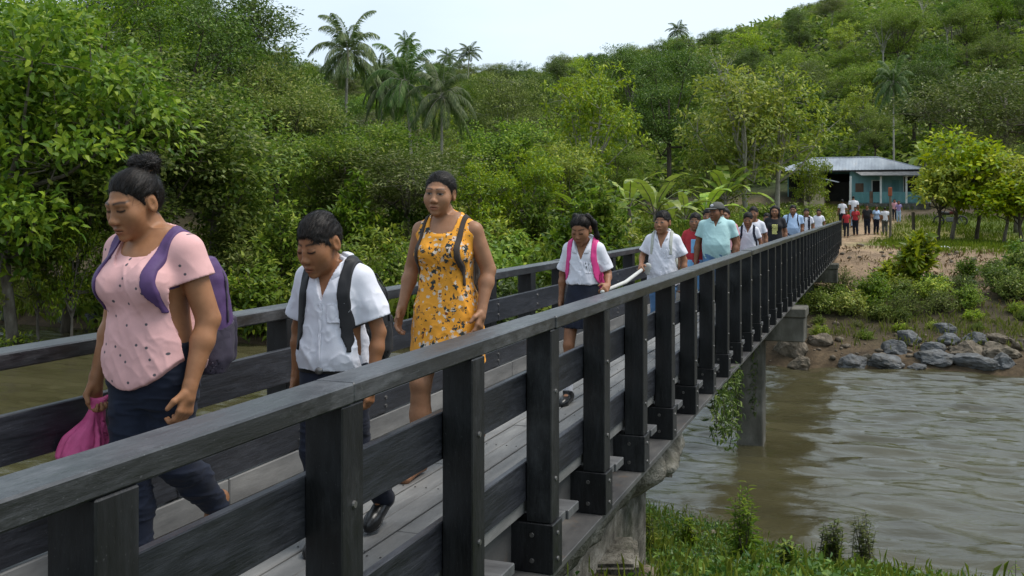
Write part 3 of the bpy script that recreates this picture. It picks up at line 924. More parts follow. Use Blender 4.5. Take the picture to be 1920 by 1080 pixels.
# tall soft weeds
def weed(seed, n=60, h=1.2, rad=.7, W=.035, lean=.5):
    r = np.random.RandomState(seed); lv = Leaves()
    for i in range(n):
        a = r.uniform(0, 6.283); q = rad * r.rand() ** .5; b = np.array([math.cos(a) * q, math.sin(a) * q, -.05])
        hh = h * r.uniform(.5, 1.15); d = r.uniform(0, 6.283); ln = lean * hh * r.uniform(.2, 1)
        t = np.linspace(0, 1, 6)[:, None]
        P = b + np.array([math.cos(d) * ln, math.sin(d) * ln, 0]) * t ** 2 + np.array([0, 0, hh]) * (t - .35 * t ** 2 * ln / hh)
        S = np.broadcast_to(np.array([-math.sin(d), math.cos(d), 0]), (6, 3))
        lv.strip(P, S, W * np.array([.7, 1, 1, .8, .5, .05]))
    return [("blades", lv, L_GRASS)]
PROTO['weed_a'] = dict(name="grass_tuft", parts=weed(1), h=1.2, meshes=None)
PROTO['weed_b'] = dict(name="grass_tuft", parts=weed(2, 90, .5, .5, .02), h=.5, meshes=None)
# ------------------------------------------------------------------ planting
def hit(px, py, dmin=8.0, dmax=220.0):
    """depth, x, y, z where the line of sight through a pixel meets the ground"""
    d = np.arange(dmin, dmax, .1)
    xr = (px - 960.0) / FPX * d
    X = xr * CY - d * SY; Y = xr * SY + d * CY; Z = CAMZ - (py - 390.0) / FPX * d
    g = np.maximum(land_h(X, Y), WATER_Z)
    k = np.nonzero(Z <= g)[0]
    i = k[0] if len(k) else len(d) - 1
    return float(d[i]), float(X[i]), float(Y[i]), float(g[i])

SKYLINE = ([-400, 0, 400, 445, 470, 500, 540, 600, 700, 760, 850, 930, 1000, 1040, 1100, 1150, 1200, 1260, 1350, 1400, 1470, 1560, 1660, 1750, 1920, 2300],
           [-300, -260, -60, 0, 50, 78, 100, 105, 100, 92, 104, 100, 108, 92, 78, 86, 62, 52, 34, 34, 4, -25, -12, -40, -60, -90])
def skyline(px): return float(np.interp(px, *SKYLINE))

rng = random.Random(77)
def tree(key, px, top, d, label, group=None, sz=None, base=None, rz=None, width=None, cat="tree"):
    x, y = ground_at(px, d)
    z = land_z(x, y)
    zt = CAMZ - (top - 390) / FPX * d
    s = max(.25, (zt - z) / PROTO[key]['h'])
    k = 1.0
    if width:      # keep the crown this wide and stretch the height instead
        k = s / width; s = width
    return place(key, x, y, z - .1, s, rng.uniform(0, 6.28) if rz is None else rz, label, cat, group, sz=k)

# ---- trees one can tell apart
G_BANK = "big leaved trees on the left bank"
tree('bigleaf', 30, -60, 34, "tall big leaved tree at the far left edge of the river bank", width=1.15)
tree('bigleaf_b', 235, 92, 38, "grey green big leaved tree behind the woman in the pink shirt", width=1.05)
tree('bigleaf', 395, 140, 40, "bright big leaved tree to the right of the woman with the bun", rz=2.0, width=.85)
tree('bigleaf_b', 120, 180, 36.5, "low spreading big leaved tree between the left edge and the bun", width=.95)
tree('dark', 335, 14, 50, "dark round crowned tree high behind the left bank trees", width=.9)
tree('dark_b', 430, -30, 62, "dark tree against the sky at the left end of the skyline", width=1.05)
tree('mid', 180, -90, 52, "mid green tree rising above the frame behind the left bank")
tree('mid', 640, 190, 47, "leafy green tree mass below the tallest coconut palm", width=.85)
tree('olive', 760, 235, 45, "low olive tree draped in vines below the pair of palms", width=.95)
tree('mid_b', 500, 108, 62, "mid green tree left of the tallest coconut palm")
tree('mid', 560, 150, 66, "round mid green tree at the foot of the tallest coconut palm")
tree('umbrella', 950, 138, 76, "flat layered umbrella tree with pale forked stems in the middle of the hillside", width=.62)
tree('airy', 1105, 118, 54, "tall airy light green tree with bare lower branches behind the schoolgirl", width=.75)
tree('airy_b', 985, 262, 46, "small airy light green tree left of the schoolgirl")
tree('airy_b', 1060, 250, 49, "small feathery tree straight behind the schoolgirl")
tree('airy_b', 895, 285, 44, "low feathery tree behind the woman in the orange dress")
tree('dark', 1255, 100, 78, "broad dark tree above the banana plants", width=.85)
tree('dark_b', 1185, 78, 95, "dark crown on the skyline right of the sky gap")
tree('airy', 1400, 118, 56, "large yellow green tree with pale forked limbs left of the tin roof", width=.95, rz=.6)
tree('airy', 1456, 128, 58, "second yellow green tree growing into the first beside the tin roof", width=.85, rz=3.1)
tree('airy_b', 1340, 240, 57, "smaller yellow green tree left of the two large ones")
tree('airy_b', 1515, 272, 60, "feathery tree drooping over the left end of the tin roof", width=.45)
tree('olive', 1885, 82, 64, "large olive green tree at the right edge above the young trees", width=1.35)
tree('olive', 1830, 215, 62, "lower olive green crown right of the house")
tree('dark', 1745, 128, 84, "dense dark green tree behind the slender palm")
tree('mid_b', 1640, 205, 80, "mid green tree just above the tin roof")
G_YOUNG = "young bright trees in the yard right of the house"
for i, (px, top, d, k, w, lb) in enumerate([(1782, 262, 50, 'young', 1.0, "young bright tree right of the porch with two slim trunks"), (1829, 275, 51, 'young_b', 1.0, "young bright tree in the middle of the right yard"),
                             (1758, 300, 49, 'young_b', .7, "short young tree at the path beside the porch"), (1880, 300, 48, 'young', .8, "young tree near the right edge of the yard"), (1918, 330, 46, 'young_b', .85, "young tree cut by the right edge of the picture")]):
    tree(k, px, top, d, lb, G_YOUNG, width=w)
# slim trunks on the left bank
tree('airy_b', 132, 345, 34.2, "slim pale trunked sapling with a yellowish crown at the left waterline", width=.42)
tree('airy_b', 72, 320, 35.0, "slim dark sapling leaning at the left waterline", width=.45)
# gaunt pale trees
for px, top, d, lb in [(1655, 40, 104, "pale bare limbed tall tree above the slender palm"), (1775, 18, 108, "pale trunked tall tree upper right on the hill"), (1730, -10, 118, "pale trunked tall tree at the top of the picture right"), (1352, 84, 100, "thin pale tree on the hill below the skyline")]:
    tree('gaunt', px, top, d, lb)
# palms
for key, px, top, d, lb in [('palm_a', 645, 30, 66, "tallest coconut palm standing against the sky"), ('palm_b', 776, 98, 58, "left palm of the pair in the middle of the hillside"),
                            ('palm_b', 828, 128, 57, "right palm of the pair in the middle of the hillside"), ('palm_c', 718, 112, 74, "dull thin palm between the tallest palm and the pair"),
                            ('palm_c', 1676, 118, 76, "slender palm with drooping dry fronds above the tin roof"), ('palm_b', 768, 66, 150, "distant palm on the skyline right of the tallest palm"),
                            ('palm_b', 878, 84, 150, "small distant palm standing alone on the skyline"), ('palm_a', 532, 84, 110, "hazy palm on the skyline left of the tallest palm"),
                            ('palm_b', 1268, 44, 170, "tiny palm on the skyline above the broad dark tree"), ('palm_b', 846, 95, 160, "tiny palm on the skyline left of the lone one")]:
    x, y = ground_at(px, d); z = land_z(x, y)
    h = (CAMZ - (top - 390) / FPX * d - z) / 1.28
    wd = {66: .64, 58: .56, 57: .52}.get(d, .50 if d < 100 else .55)
    place(key, x, y, z, wd, rng.uniform(0, 6.28), lb, "palm tree", sz=h / PROTO[key]['h'] / wd * 1.06)
# bananas
for key, px, py, d, s, lb in [('banana_a', 1228, 415, 44, 1.05, "large banana plant behind the boy with the white roll"), ('banana_b', 1325, 395, 48, 1.1, "upright banana plant left of the man in the cap"),
                              ('banana_a', 1360, 330, 54, 1.2, "banana plant at the foot of the yellow green trees"), ('banana_b', 1180, 330, 50, 1.3, "pale banana plant behind the large one"),
                              ('banana_a', 1092, 410, 45, .95, "banana plant with pale leaves behind the schoolgirl"), ('banana_b', 1735, 300, 74, 1.3, "banana plant right of the tin roof"),
                              ('banana_b', 1285, 410, 48, .95, "small banana plant right of the large one"), ('banana_a', 1905, 400, 54, 1.1, "banana plant at the right edge behind the young trees")]:
    x, y = ground_at(px, d)
    place(key, x, y, land_z(x, y), s, rng.uniform(0, 6.28), lb, "banana plant")

# ---- the wooded hillside: trees of a few kinds, each one standing on its own
KINDS = {'dark': "dark leafy forest tree on the wooded hillside", 'dark_b': "tall dark forest tree on the wooded hillside",
         'mid': "mid green forest tree on the wooded hillside", 'mid_b': "broad mid green forest tree on the wooded hillside",
         'olive': "dull olive forest tree on the wooded hillside", 'bigleaf': "coarse leaved forest tree on the wooded hillside",
         'umbrella': "layered forest tree on the wooded hillside", 'airy': "light green airy forest tree on the wooded hillside"}
d = 54.0
while d < 215:
    step = (5.4 + d * .034) if d < 66 else (3.3 + d * .024)
    half = 1150 / FPX * d
    u = -half + rng.random() * step
    while u < half:
        px = 960 + u / d * FPX + rng.uniform(-.2, .2) * step / d * FPX
        dd = d + rng.uniform(-2.5, 2.5)
        u += step * rng.uniform(.85, 1.2)
        if px > 1180 and dd < 79: continue
        if 560 < px < 1180 and dd < 60: continue
        if px < 560 and dd < 46: continue
        if px < 200 and dd > 110: continue
        if px > 1780 and dd > 150: continue
        x, y = ground_at(px, dd); z = land_z(x, y)
        keys = ['dark', 'dark_b', 'mid', 'dark', 'mid_b', 'olive', 'bigleaf', 'mid_b', 'umbrella', 'dark_b', 'airy']
        if px < 560: keys = ['dark', 'dark_b', 'mid', 'bigleaf', 'bigleaf', 'mid_b']
        k = rng.choice(keys)
        s = rng.uniform(.7, 1.1) if dd < 66 else rng.uniform(.42, .72) * (1 + (dd - 66) / 400)
        ztop = CAMZ - (skyline(px) + rng.uniform(0, 26) - 390) / FPX * dd
        if z + PROTO[k]['h'] * s > ztop: s = (ztop - z) / PROTO[k]['h']
        if s < .25: continue
        place(k, x, y, z - .3, s * .95, rng.uniform(0, 6.28), KINDS[k], "tree", KINDS[k].replace(" tree on", " trees on"), sz=.95)
    d += 6.0 + d * .030

# ---- leafy undergrowth that covers the forest floor
ru = np.random.RandomState(91); lv = Leaves()
n_ = 26000
dd_ = 52 + 190 * ru.rand(n_) ** 1.25; px_ = ru.uniform(-120, 2040, n_)
xr_ = (px_ - 960) / FPX * dd_; X_ = xr_ * CY - dd_ * SY; Y_ = xr_ * SY + dd_ * CY
k_ = (dd_ > np.where(px_ > 1180, 79, np.where(px_ > 560, 60, 52))) & (path_mask(X_, Y_) < .1) & ~((np.abs(X_ + 2) < 9) & (np.abs(Y_ - 74) < 7))
X_, Y_, dd_ = X_[k_], Y_[k_], dd_[k_]; Z_ = land_h(X_, Y_)
id_ = np.repeat(np.arange(len(X_)), 9); m_ = len(id_)
sc_ = (.35 + dd_[id_] / 260)
B_ = np.stack([X_, Y_, Z_], 1)[id_] + np.stack([ru.normal(size=m_) * .8, ru.normal(size=m_) * .8, ru.uniform(.0, 1.6, m_) * ru.rand(m_)], 1)
lv.add(B_, unit(ru.normal(size=(m_, 3)) * [1, 1, .5]), unit(ru.normal(size=(m_, 3)) * .6 + [0, -.3, 1.]), sc_ * ru.uniform(.7, 1.3, m_), sc_ * .5, .25, 4)
tag(link_mesh("forest_undergrowth", lv.mesh("forest_undergrowth"), L_MID), kind='stuff')

# ---- shrubs
BK = {'bush_mid': "mid green leafy bush on the far river bank", 'bush_light': "light green leafy bush on the far river bank", 'bush_dark': "dark green leafy bush on the far river bank",
      'bush_big': "large leaved bush on the far river bank", 'bush_tall': "tall leafy shrub on the far river bank", 'bush_olive': "fine leaved olive bush on the far river bank"}
def shrub(k, px, d, s, sz=1.0, lb=None, gr=True, sink=.1):
    x, y = ground_at(px, d); z = land_z(x, y)
    l_ = lb or BK[k]
    return place(k, x, y, z - sink, s, rng.uniform(0, 6.28), l_, "bush", (l_.replace("bush on", "bushes on").replace("shrub on", "shrubs on") if gr else None), sz=sz)
for (d0, d1, px0, px1, smin, smax, keys) in [
        (29.6, 33, 360, 1120, .8, 1.1, ['bush_mid', 'bush_light', 'bush_mid', 'bush_olive', 'bush_dark']),
        (33, 44, 380, 1160, .9, 1.35, ['bush_light', 'bush_light', 'bush_tall', 'bush_big', 'bush_mid', 'bush_light', 'bush_olive']),
        (32.0, 38, -60, 400, .7, 1.2, ['bush_dark', 'bush_big', 'bush_mid', 'bush_big']),
        (46, 58, 560, 1090, 1.1, 1.7, ['bush_tall', 'bush_mid', 'bush_big', 'bush_light', 'bush_dark'])]:
    d = d0
    while d < d1:
        st = 1.9 * (smin + smax) * .5 * (1.0 if d < 46 else 1.25)
        u = (px0 - 960) / FPX * d + rng.random() * st
        while u < (px1 - 960) / FPX * d:
            px = 960 + u / d * FPX
            dd = d + rng.uniform(-.6, .6)
            u += st * rng.uniform(.75, 1.3)
            x, y = ground_at(px, dd)
            if float(bank_far(np.array(x))) > y - .25: continue
            if px > 820 and 33 < dd < 43 and rng.random() < .55: continue     # the open grassy strip
            shrub(rng.choice(keys), px, dd, rng.uniform(smin, smax), rng.uniform(.8, 1.15))
        d += st * .8
# bank right of the bridge
d = 30.6
while d < 35.8:
    u = (1462 - 960) / FPX * d
    while u < (1975 - 960) / FPX * d:
        px = 960 + u / d * FPX
        u += rng.uniform(.85, 1.45)
        if d > 34.6 and not px > 1760: continue
        shrub(rng.choice(['bush_mid', 'bush_mid', 'bush_light', 'bush_dark', 'bush_olive', 'bush_big']), px, d + rng.uniform(-.4, .4), (rng.uniform(.40, .62) if d > 32.3 else rng.uniform(.16, .30)), rng.uniform(.7, 1.1),
              lb=None)
    d += 1.0
shrub('bush_young', 1716, 35.4, 1.0, 1.15, "bright young broad leaved shrub standing above the bank right of the bridge", False)
shrub('bush_young', 1662, 35.0, .7, .9, "smaller bright shrub left of the tall bright one on the bank", False)
shrub('bush_light', 1215, 44.5, 1.1, .8, "bright yellow green shrub beside the schoolgirl", False)
shrub('bush_light', 20, 33.4, .9, .9, "bright bush at the left waterline", False)
for px, dd, s in [(1330, 47, .8), (1380, 49, .9), (1420, 51, 1.0), (1470, 53, .9), (1500, 57, .9), (1290, 46, .8), (1530, 60, .8), (1250, 45, .7)]:
    shrub(rng.choice(['bush_light', 'bush_big', 'bush_mid']), px, dd, s, .9, "leafy bush behind the walkers at the foot of the yellow green trees")

# ---- grass that nobody could count
def scatter_grass(name, pts, hmin, hmax, blades, W, seed, mat=L_GRASS, spread=.22, lean=.6):
    r = np.random.RandomState(seed); n = len(pts) * blades
    P = np.repeat(np.asarray(pts, np.float32), blades, 0)
    P[:, :2] += r.normal(size=(n, 2)) * spread
    h = r.uniform(hmin, hmax, n)
    a = r.uniform(0, 6.283, n); ln = r.uniform(.1, 1, n) * lean * h
    S = np.stack([-np.sin(a), np.cos(a), np.zeros(n)], 1); Dv = np.stack([np.cos(a), np.sin(a), np.zeros(n)], 1)
    w = W * r.uniform(.6, 1.2, n)[:, None]
    up = np.array([0, 0, 1.0])
    b = P - up * .03
    m = P + Dv * (ln * .3)[:, None] + up * (h * .6)[:, None]
    t = P + Dv * ln[:, None] + up * (h * (1 - .25 * ln / h))[:, None]
    V = np.stack([b - S * w * .4, b + S * w * .4, m + S * w * .5, t, m - S * w * .5], 1).reshape(-1, 3)
    me = np_mesh(name, V, np.arange(len(V)), np.full(n, 5))
    o = link_mesh(name, me, mat); tag(o, kind='stuff'); return o
r = np.random.RandomState(8)
def ground_pts(n, xr, yr, cond):
    X = r.uniform(*xr, n); Y = r.uniform(*yr, n); k = cond(X, Y); X, Y = X[k], Y[k]
    return np.stack([X, Y, land_h(X, Y)], 1)
gp = ground_pts(5200, (-4.5, 6.5), (3.0, 15.4), lambda X, Y: (Y < bank_near(X) - .1) & ((X > -1.45) | (Y > 9.3)) & (fbm(X * 1.1, Y * 1.1, 0, 40, 2) > -.30))
scatter_grass("near_bank_grass", gp[::2], .03, .14, 20, .009, 1)
# broad leaved ground cover among it
lv = Leaves(); k = r.rand(len(gp)) < .95; q = gp[k]
idx = np.repeat(np.arange(len(q)), 16); m = len(idx)
B = q[idx] + np.concatenate([r.normal(size=(m, 2)) * .12, r.uniform(.01, .11, (m, 1))], 1)
lv.add(B, unit(r.normal(size=(m, 3)) + [0, 0, .3]), unit(r.normal(size=(m, 3)) * .5 + [0, 0, 1.]), r.uniform(.03, .085, m), r.uniform(.014, .036, m), .2, 6)
o = link_mesh("near_bank_weeds", lv.mesh("near_bank_weeds"), L_WEED); tag(o, kind='stuff')
gp = ground_pts(9000, (-30, 30), (42, 72), lambda X, Y: ((Y - bank_far(X)) > 14 + fbm(X * .4, Y * .4, 0, 44, 2)) & (path_mask(X, Y) < .3) & ~((np.abs(X + 2.3) < 2.4) & (Y < 58)) & (X / Y > -.42))
scatter_grass("far_meadow_grass", gp, .08, .32, 9, .035, 2, spread=.35)
gp = ground_pts(4800, (-22, -4.4), (30, 46), lambda X, Y: ((Y - bank_far(X)) > .8) & (X / Y > -.62))
scatter_grass("bank_tall_grass", gp, .6, 1.5, 14, .045, 3, spread=.4)
gp = ground_pts(1500, (-1.2, 14), (30.5, 44), lambda X, Y: ((Y - bank_far(X)) > 1.2 + 2.5 * r.rand(len(X))) & ((Y - bank_far(X)) < 5.6))
scatter_grass("bank_slope_grass", gp, .08, .32, 12, .03, 4, spread=.3)
gp = ground_pts(1500, (-40, -12), (26.5, 36), lambda X, Y: ((Y - bank_far(X)) > .05) & ((Y - bank_far(X)) < 2.5))
scatter_grass("waterline_grass", gp, .2, .6, 14, .04, 5, spread=.3, lean=1.1)
# earth bank: litter of stones and dry stems
gp = ground_pts(900, (-3.6, 14), (34, 45.5), lambda X, Y: ((Y - bank_far(X)) > 5.5) & ((Y - bank_far(X)) < 14.5) & ((np.abs(X + 2.35) > .9)))
scatter_grass("dry_stems", gp, .06, .22, 5, .014, 6, L_DRY, .3, 1.1)

# ---- single plants on the near bank
def stalk_plant(seed, h, n, L, W, mat, pods=False):
    r = np.random.RandomState(seed); mb = MB(); lv = Leaves()
    for s in range(n):
        a = r.uniform(0, 6.28); e = np.array([math.cos(a) * h * .22 * r.rand(), math.sin(a) * h * .22 * r.rand(), h * r.uniform(.65, 1.05)])
        b0 = np.array([r.normal() * .04, r.normal() * .04, -.1]); mid = (b0 + e) * .5 + r.normal(size=3) * .04
        mb.tube([b0, mid, e], [.008, .006, .002], 5, False)
        k = 34; t = r.uniform(.2, 1.0, k)[:, None]
        B = (1 - t) ** 2 * b0 + 2 * t * (1 - t) * mid + t * t * e
        ang = r.uniform(0, 6.28, k); D = np.stack([np.cos(ang), np.sin(ang), r.uniform(.1, .9, k)], 1)
        N = np.cross(D, np.stack([-np.sin(ang), np.cos(ang), 0 * ang], 1))
        sc = 1.15 - t[:, 0] * .6
        lv.add(B, D, N, L * sc, W * sc, .25, 6)
    return [("stalks", mb, M_BARK2), ("leaves", lv, mat)]
for i, (px, base, top, key_h, n, L, W, mat, lb) in enumerate([
        (1398, 1062, 915, 1, 11, .20, .030, L_MID, "tall narrow leaved weed standing on the near bank in front of the pier"),
        (1212, 1035, 965, 1, 10, .15, .026, L_LIGHT, "clump of narrow leaved weeds beside the bridge girder"),
        (1560, 1075, 978, 1, 18, .12, .028, L_OLIVE, "dark bushy weed at the edge of the near bank"),
        (1622, 1080, 965, 1, 16, .11, .024, L_OLIVE, "brownish weed with thin upright stems at the water edge"),
        (1893, 1095, 1010, 1, 4, .10, .02, L_MID, "small upright weed in the bottom right corner"),
        (1290, 1030, 975, 1, 9, .12, .05, L_LIGHT, "low light green weed on the near bank"),
        (1475, 1090, 1010, 1, 12, .11, .035, L_MID, "low leafy weed between the two taller ones")]):
    dd, x, y, z = hit(px, base, 7.0)
    if z <= WATER_Z + .02: x, y = ground_at(px, dd - .6); z = max(land_z(x, y), WATER_Z - .1)
    h = (base - top) / FPX * dd
    PROTO['w%d' % i] = dict(name="weed_plant", parts=stalk_plant(100 + i, h, n, L, W, mat), h=h, meshes=None)
    place('w%d' % i, x, y, z, 1, 0, lb, "weed")

# ---- stones
M_GREYROCK = nmat("blue_grey_rock", [(.25, (.055, .057, .058)), (.55, (.12, .124, .127)), (.8, (.22, .225, .225))], scale=5.0, rough=.8, bump=.9, bscale=22, bdist=.03, spec=.25, stain=((.075, .068, .055), 3, .48, .7))
M_TANROCK = nmat("tan_rock", [(.25, (.08, .065, .048)), (.55, (.17, .14, .105)), (.8, (.27, .23, .18))], scale=5.0, rough=.9, bump=.9, bscale=22, bdist=.03, spec=.2, stain=((.06, .055, .038), 3, .46, .7))
for i, (px, py, w, hh, mat, lb) in enumerate([
        (1602, 690, 60, 34, 0, "pale blue grey boulder at the waterline nearest the pier"), (1668, 690, 74, 32, 0, "long blue grey boulder at the waterline second from the pier"),
        (1752, 684, 84, 36, 0, "dark grey boulder at the waterline with dry roots on it"), (1832, 692, 80, 40, 0, "large smooth blue grey boulder at the waterline on the right"),
        (1880, 690, 42, 32, 0, "small grey boulder right of the large smooth one"), (1676, 664, 46, 32, 0, "round dark boulder in the second row nearest the pier"),
        (1702, 645, 46, 30, 0, "round grey boulder above the dark one"), (1750, 662, 42, 26, 0, "flat dark boulder in the middle of the second row"),
        (1770, 624, 42, 24, 0, "grey boulder at the top of the pile under the bushes"), (1818, 668, 62, 34, 1, "tan boulder in the second row left"),
        (1874, 668, 70, 34, 1, "long tan boulder in the second row right"), (1780, 646, 38, 26, 0, "small brown grey boulder mid pile"),
        (1832, 645, 46, 26, 0, "brown boulder half under the bushes"), (1876, 644, 44, 26, 1, "reddish tan boulder at the top right of the pile"),
        (1538, 648, 44, 34, 1, "tan slanted boulder beside the pier cap"), (1476, 668, 60, 56, 1, "rough stone mass in the water edge behind the pier column"),
        (1500, 690, 40, 30, 1, "small rough stone at the waterline behind the pier"), (1720, 694, 34, 16, 0, "low wet stone at the waterline between two boulders"),
        (1918, 655, 40, 30, 1, "tan boulder cut by the right edge"), (1630, 680, 26, 18, 1, "small tan stone among the boulders"),
        (8, 600, 60, 18, 0, "flat grey stone at the left waterline"), (122, 602, 40, 16, 0, "dark flat stone at the left waterline below the sapling"), (168, 606, 40, 20, 0, "grey stone at the left waterline beside the pink shirt"),
        (1325, 1062, 70, 26, 1, "white stone lying in the near bank grass"), (1432, 1048, 30, 14, 1, "small white stone in the near bank grass")]):
    dd, x, y, z = hit(px, py, 7.0)
    s = w / FPX * dd * .54
    sh = hh / FPX * dd * .62
    me = rock_mesh("boulder", 200 + i, 4, (s, s * .8, sh * 1.0), .4)
    o = link_mesh("boulder", me, [M_GREYROCK, M_TANROCK][mat] if i < 23 else M_CONC)
    o.location = (x, y + s * .3, z + sh * .22); o.rotation_euler = (rng.uniform(-.15, .15), rng.uniform(-.15, .15), rng.uniform(-.4, .4))
    tag(o, lb, "boulder" if i < 23 else "stone")
# rubble too small to count
mbs = []
V_, L_, C_, off = [], [], [], 0
base_rock = rock_mesh("rubble_stone", 77, 1, (1, .8, .6), .2)
bv = np.array([v.co[:] for v in base_rock.vertices]); bf = np.array([p.vertices[:] for p in base_rock.polygons])
bpy.data.meshes.remove(base_rock)
gp = np.concatenate([ground_pts(420, (-4, 14), (29.3, 33.4), lambda X, Y: (Y - bank_far(X)) > -.1),
                     ground_pts(520, (-4, 15), (34.5, 46), lambda X, Y: ((Y - bank_far(X)) > 6) & ((Y - bank_far(X)) < 15)),
                     ground_pts(90, (-2.6, 4), (6, 14), lambda X, Y: Y < bank_near(X))])
for p in gp:
    s = .03 + .14 * r.rand() ** 2.5
    a = r.uniform(0, 6.28); R = np.array([[math.cos(a), -math.sin(a), 0], [math.sin(a), math.cos(a), 0], [0, 0, 1]])
    V_.append((bv * s * r.uniform(.7, 1.3, 3)) @ R.T + p + [0, 0, s * .2]); L_.append(bf.ravel() + off); C_.append(np.full(len(bf), 3)); off += len(bv)
o = link_mesh("rubble", np_mesh("rubble", np.concatenate(V_), np.concatenate(L_), np.concatenate(C_), True), M_TANROCK); tag(o, kind='stuff')
# scraps of pale litter on the dirt bank
M_WHITE = nmat("white_plastic", [(.3, (.62, .63, .65)), (.7, (.8, .8, .8))], scale=4, rough=.5, bump=.2)
for i, (px, py, w, lb) in enumerate([(1770, 468, 24, "white plastic bag lying on the dirt below the yard"), (1833, 509, 14, "small white scrap on the dirt bank"), (1745, 448, 18, "crumpled white litter in the grass edge"), (1664, 457, 8, "white scrap beside the path"), (1740, 440, 8, "tiny white scrap in the yard grass"), (1905, 507, 14, "pale green scrap at the right end of the dirt bank")]):
    dd, x, y, z = hit(px, py, 7.0); s = w / FPX * dd * .5
    o = link_mesh("litter", rock_mesh("litter", 300 + i, 3, (s, s * .6, s * .38), .5), M_WHITE); o.location = (x, y, z + s * .2); tag(o, lb, "litter")

# ---- vines hanging from the girder beside the pier
def vines(name, pts, label, seed):
    r = np.random.RandomState(seed); mb = MB(); lv = Leaves()
    p0 = Vector(pts[0][:3])
    for (x, y, z, ln) in pts:
        q = np.array([x, y, z]) - np.array(p0)
        P = [q + np.array([math.sin(t * 5 + x * 9) * .03, math.cos(t * 4 + y * 7) * .03, -ln * t]) for t in np.linspace(0, 1, 6)]
        mb.tube(P, .005, 4, False)
        k = int(110 * ln); t = r.rand(k)[:, None]
        B = q + np.array([0, 0, -ln]) * t + r.normal(size=(k, 3)) * .035
        D = unit(r.normal(size=(k, 3)) * .7 + [0, 0, -.8]); N = unit(r.normal(size=(k, 3)) + [.4, -.5, .4])
        lv.add(B, D, N, r.uniform(.05, .10, k), r.uniform(.014, .028, k), .25, 6)
    root = empty(name, p0); mb.build("stems", M_BARK2, root); link_mesh("leaves", lv.mesh("leaves"), L_DARK, root)
    tag(root, label, "vine")
rv = random.Random(3)
vines("hanging_vines", [(-1.58 - .05 * rv.random(), 10.2 + .22 * k + .1 * rv.random(), -.36, rv.uniform(.25, .95)) for k in range(9)], "green vines hanging from the girder edge over the water", 1)
vines("climbing_vine", [(-2.62 + .03 * rv.random(), 19.53 - .02 * rv.random(), -1.0 - .3 * rv.random(), rv.uniform(.7, 1.7)) for k in range(5)] + [(-2.30 + .05 * rv.random(), 19.53, -1.1, 1.4)], "thin creeper hanging down the left side of the river pier", 2)
# ------------------------------------------------------------------ the house beyond the bridge
M_TIN = nmat("tin_roof", [(.3, (.17, .19, .22)), (.55, (.27, .30, .335)), (.8, (.37, .395, .42))], scale=.7, sc=(2.2, .5, .5), rough=.38, bump=0, stain=((.33, .30, .28), .9, .55, .8, (2.5, .5, .5)))
M_OLDTIN = nmat("weathered_tin", [(.3, (.10, .095, .09)), (.7, (.22, .21, .20))], scale=1.6, sc=(2, .6, 1), rough=.7, bump=0)
M_TEAL = nmat("faded_teal_boards", [(.3, (.14, .30, .33)), (.7, (.24, .42, .44))], scale=2, sc=(3, 3, .4), rough=.75, bump=.2)
M_TEAL2 = nmat("deep_teal_paint", [(.3, (.07, .20, .21)), (.7, (.13, .29, .30))], scale=2.4, sc=(2, 2, .5), rough=.7, bump=.2)
M_CREAM = nmat("cream_plaster", [(.3, (.45, .37, .24)), (.7, (.58, .49, .33))], scale=1.6, rough=.9, bump=.2)
M_DARKIN = nmat("dark_interior", [(.3, (.012, .011, .010)), (.7, (.03, .027, .022))], scale=2, rough=.9, bump=0)  # near-black colour that stands for the shade inside openings; also colours the fascia
M_BROWN = nmat("brown_wood", [(.3, (.09, .055, .035)), (.7, (.19, .12, .08))], scale=3, sc=(1, 1, .3), rough=.8, bump=.2)
M_PALEPAINT = nmat("pale_paint", [(.3, (.50, .52, .50)), (.7, (.66, .67, .64))], scale=3, rough=.7, bump=.1)
HY = 72.5
HX = lambda px, d=68.0: (px - 1650) * d / 1991
hz = land_z(.5, HY) + .12
house = empty("house", (0, HY, hz))
house.scale = (1.06, 1, .82)
tag(house, "low teal house with a pale tin hip roof and railed porch beyond the bridge", "house")
def hp(mb, name, mat, parent=None): return mb.build(name, mat, parent or house)
mb = MB(); mb.box(-6.2, 2.6, 0, 5.6, -1.2, 0, .02); mb.box(-1.95, 2.95, -1.7, 0, -1.2, -.004, .02); hp(mb, "floor_slab", M_CONC)
mb = MB(); mb.box(-1.85, 2.45, .0, .12, 0, 2.78); mb.box(2.33, 2.45, .12, 5.4, 0, 2.78); mb.box(-6.0, -1.853, 3.0, 3.12, 0, 2.78); mb.box(-1.85, -1.73, .122, 3.0, 0, 2.78); hp(mb, "wall", M_TEAL)
mb = MB(); mb.box(-5.9, -1.86, 2.85, 2.99, 0, 2.6); hp(mb, "recess_shade", M_DARKIN)  # dark sheet before the teal wall paints in the shade of the open bay
# hip roof of corrugated tin
ez, rz_ = 2.80, 4.02
mb = MB(); mb.add([(-6.6, -.45, ez), (2.75, -.45, ez), (2.75, 6.0, ez), (-6.6, 6.0, ez), (-4.4, 2.8, rz_), (-.1, 2.8, rz_)], [(0, 1, 5, 4), (1, 2, 5), (2, 3, 4, 5), (3, 0, 4)])
roof = hp(mb, "roof", M_TIN)
mb = MB()
for k in range(46):
    x = -6.5 + k * .2
    t0 = min(1, max(0, (x + 6.6) / 2.2)) if x < -4.4 else (1 if x < -.1 else max(0, (2.75 - x) / 2.85))
    if t0 > .02: mb.tube([(x, -.45, ez + .012), (x, -.45 + 3.25 * t0, ez + .012 + (rz_ - ez) * t0)], .022, 4, False)
mb.tube([(2.75, -.45, ez), (-.1, 2.8, rz_ + .02)], .05, 5); mb.tube([(-4.4, 2.8, rz_ + .03), (-.1, 2.8, rz_ + .03)], .06, 5)
hp(mb, "corrugation", M_TIN, roof)
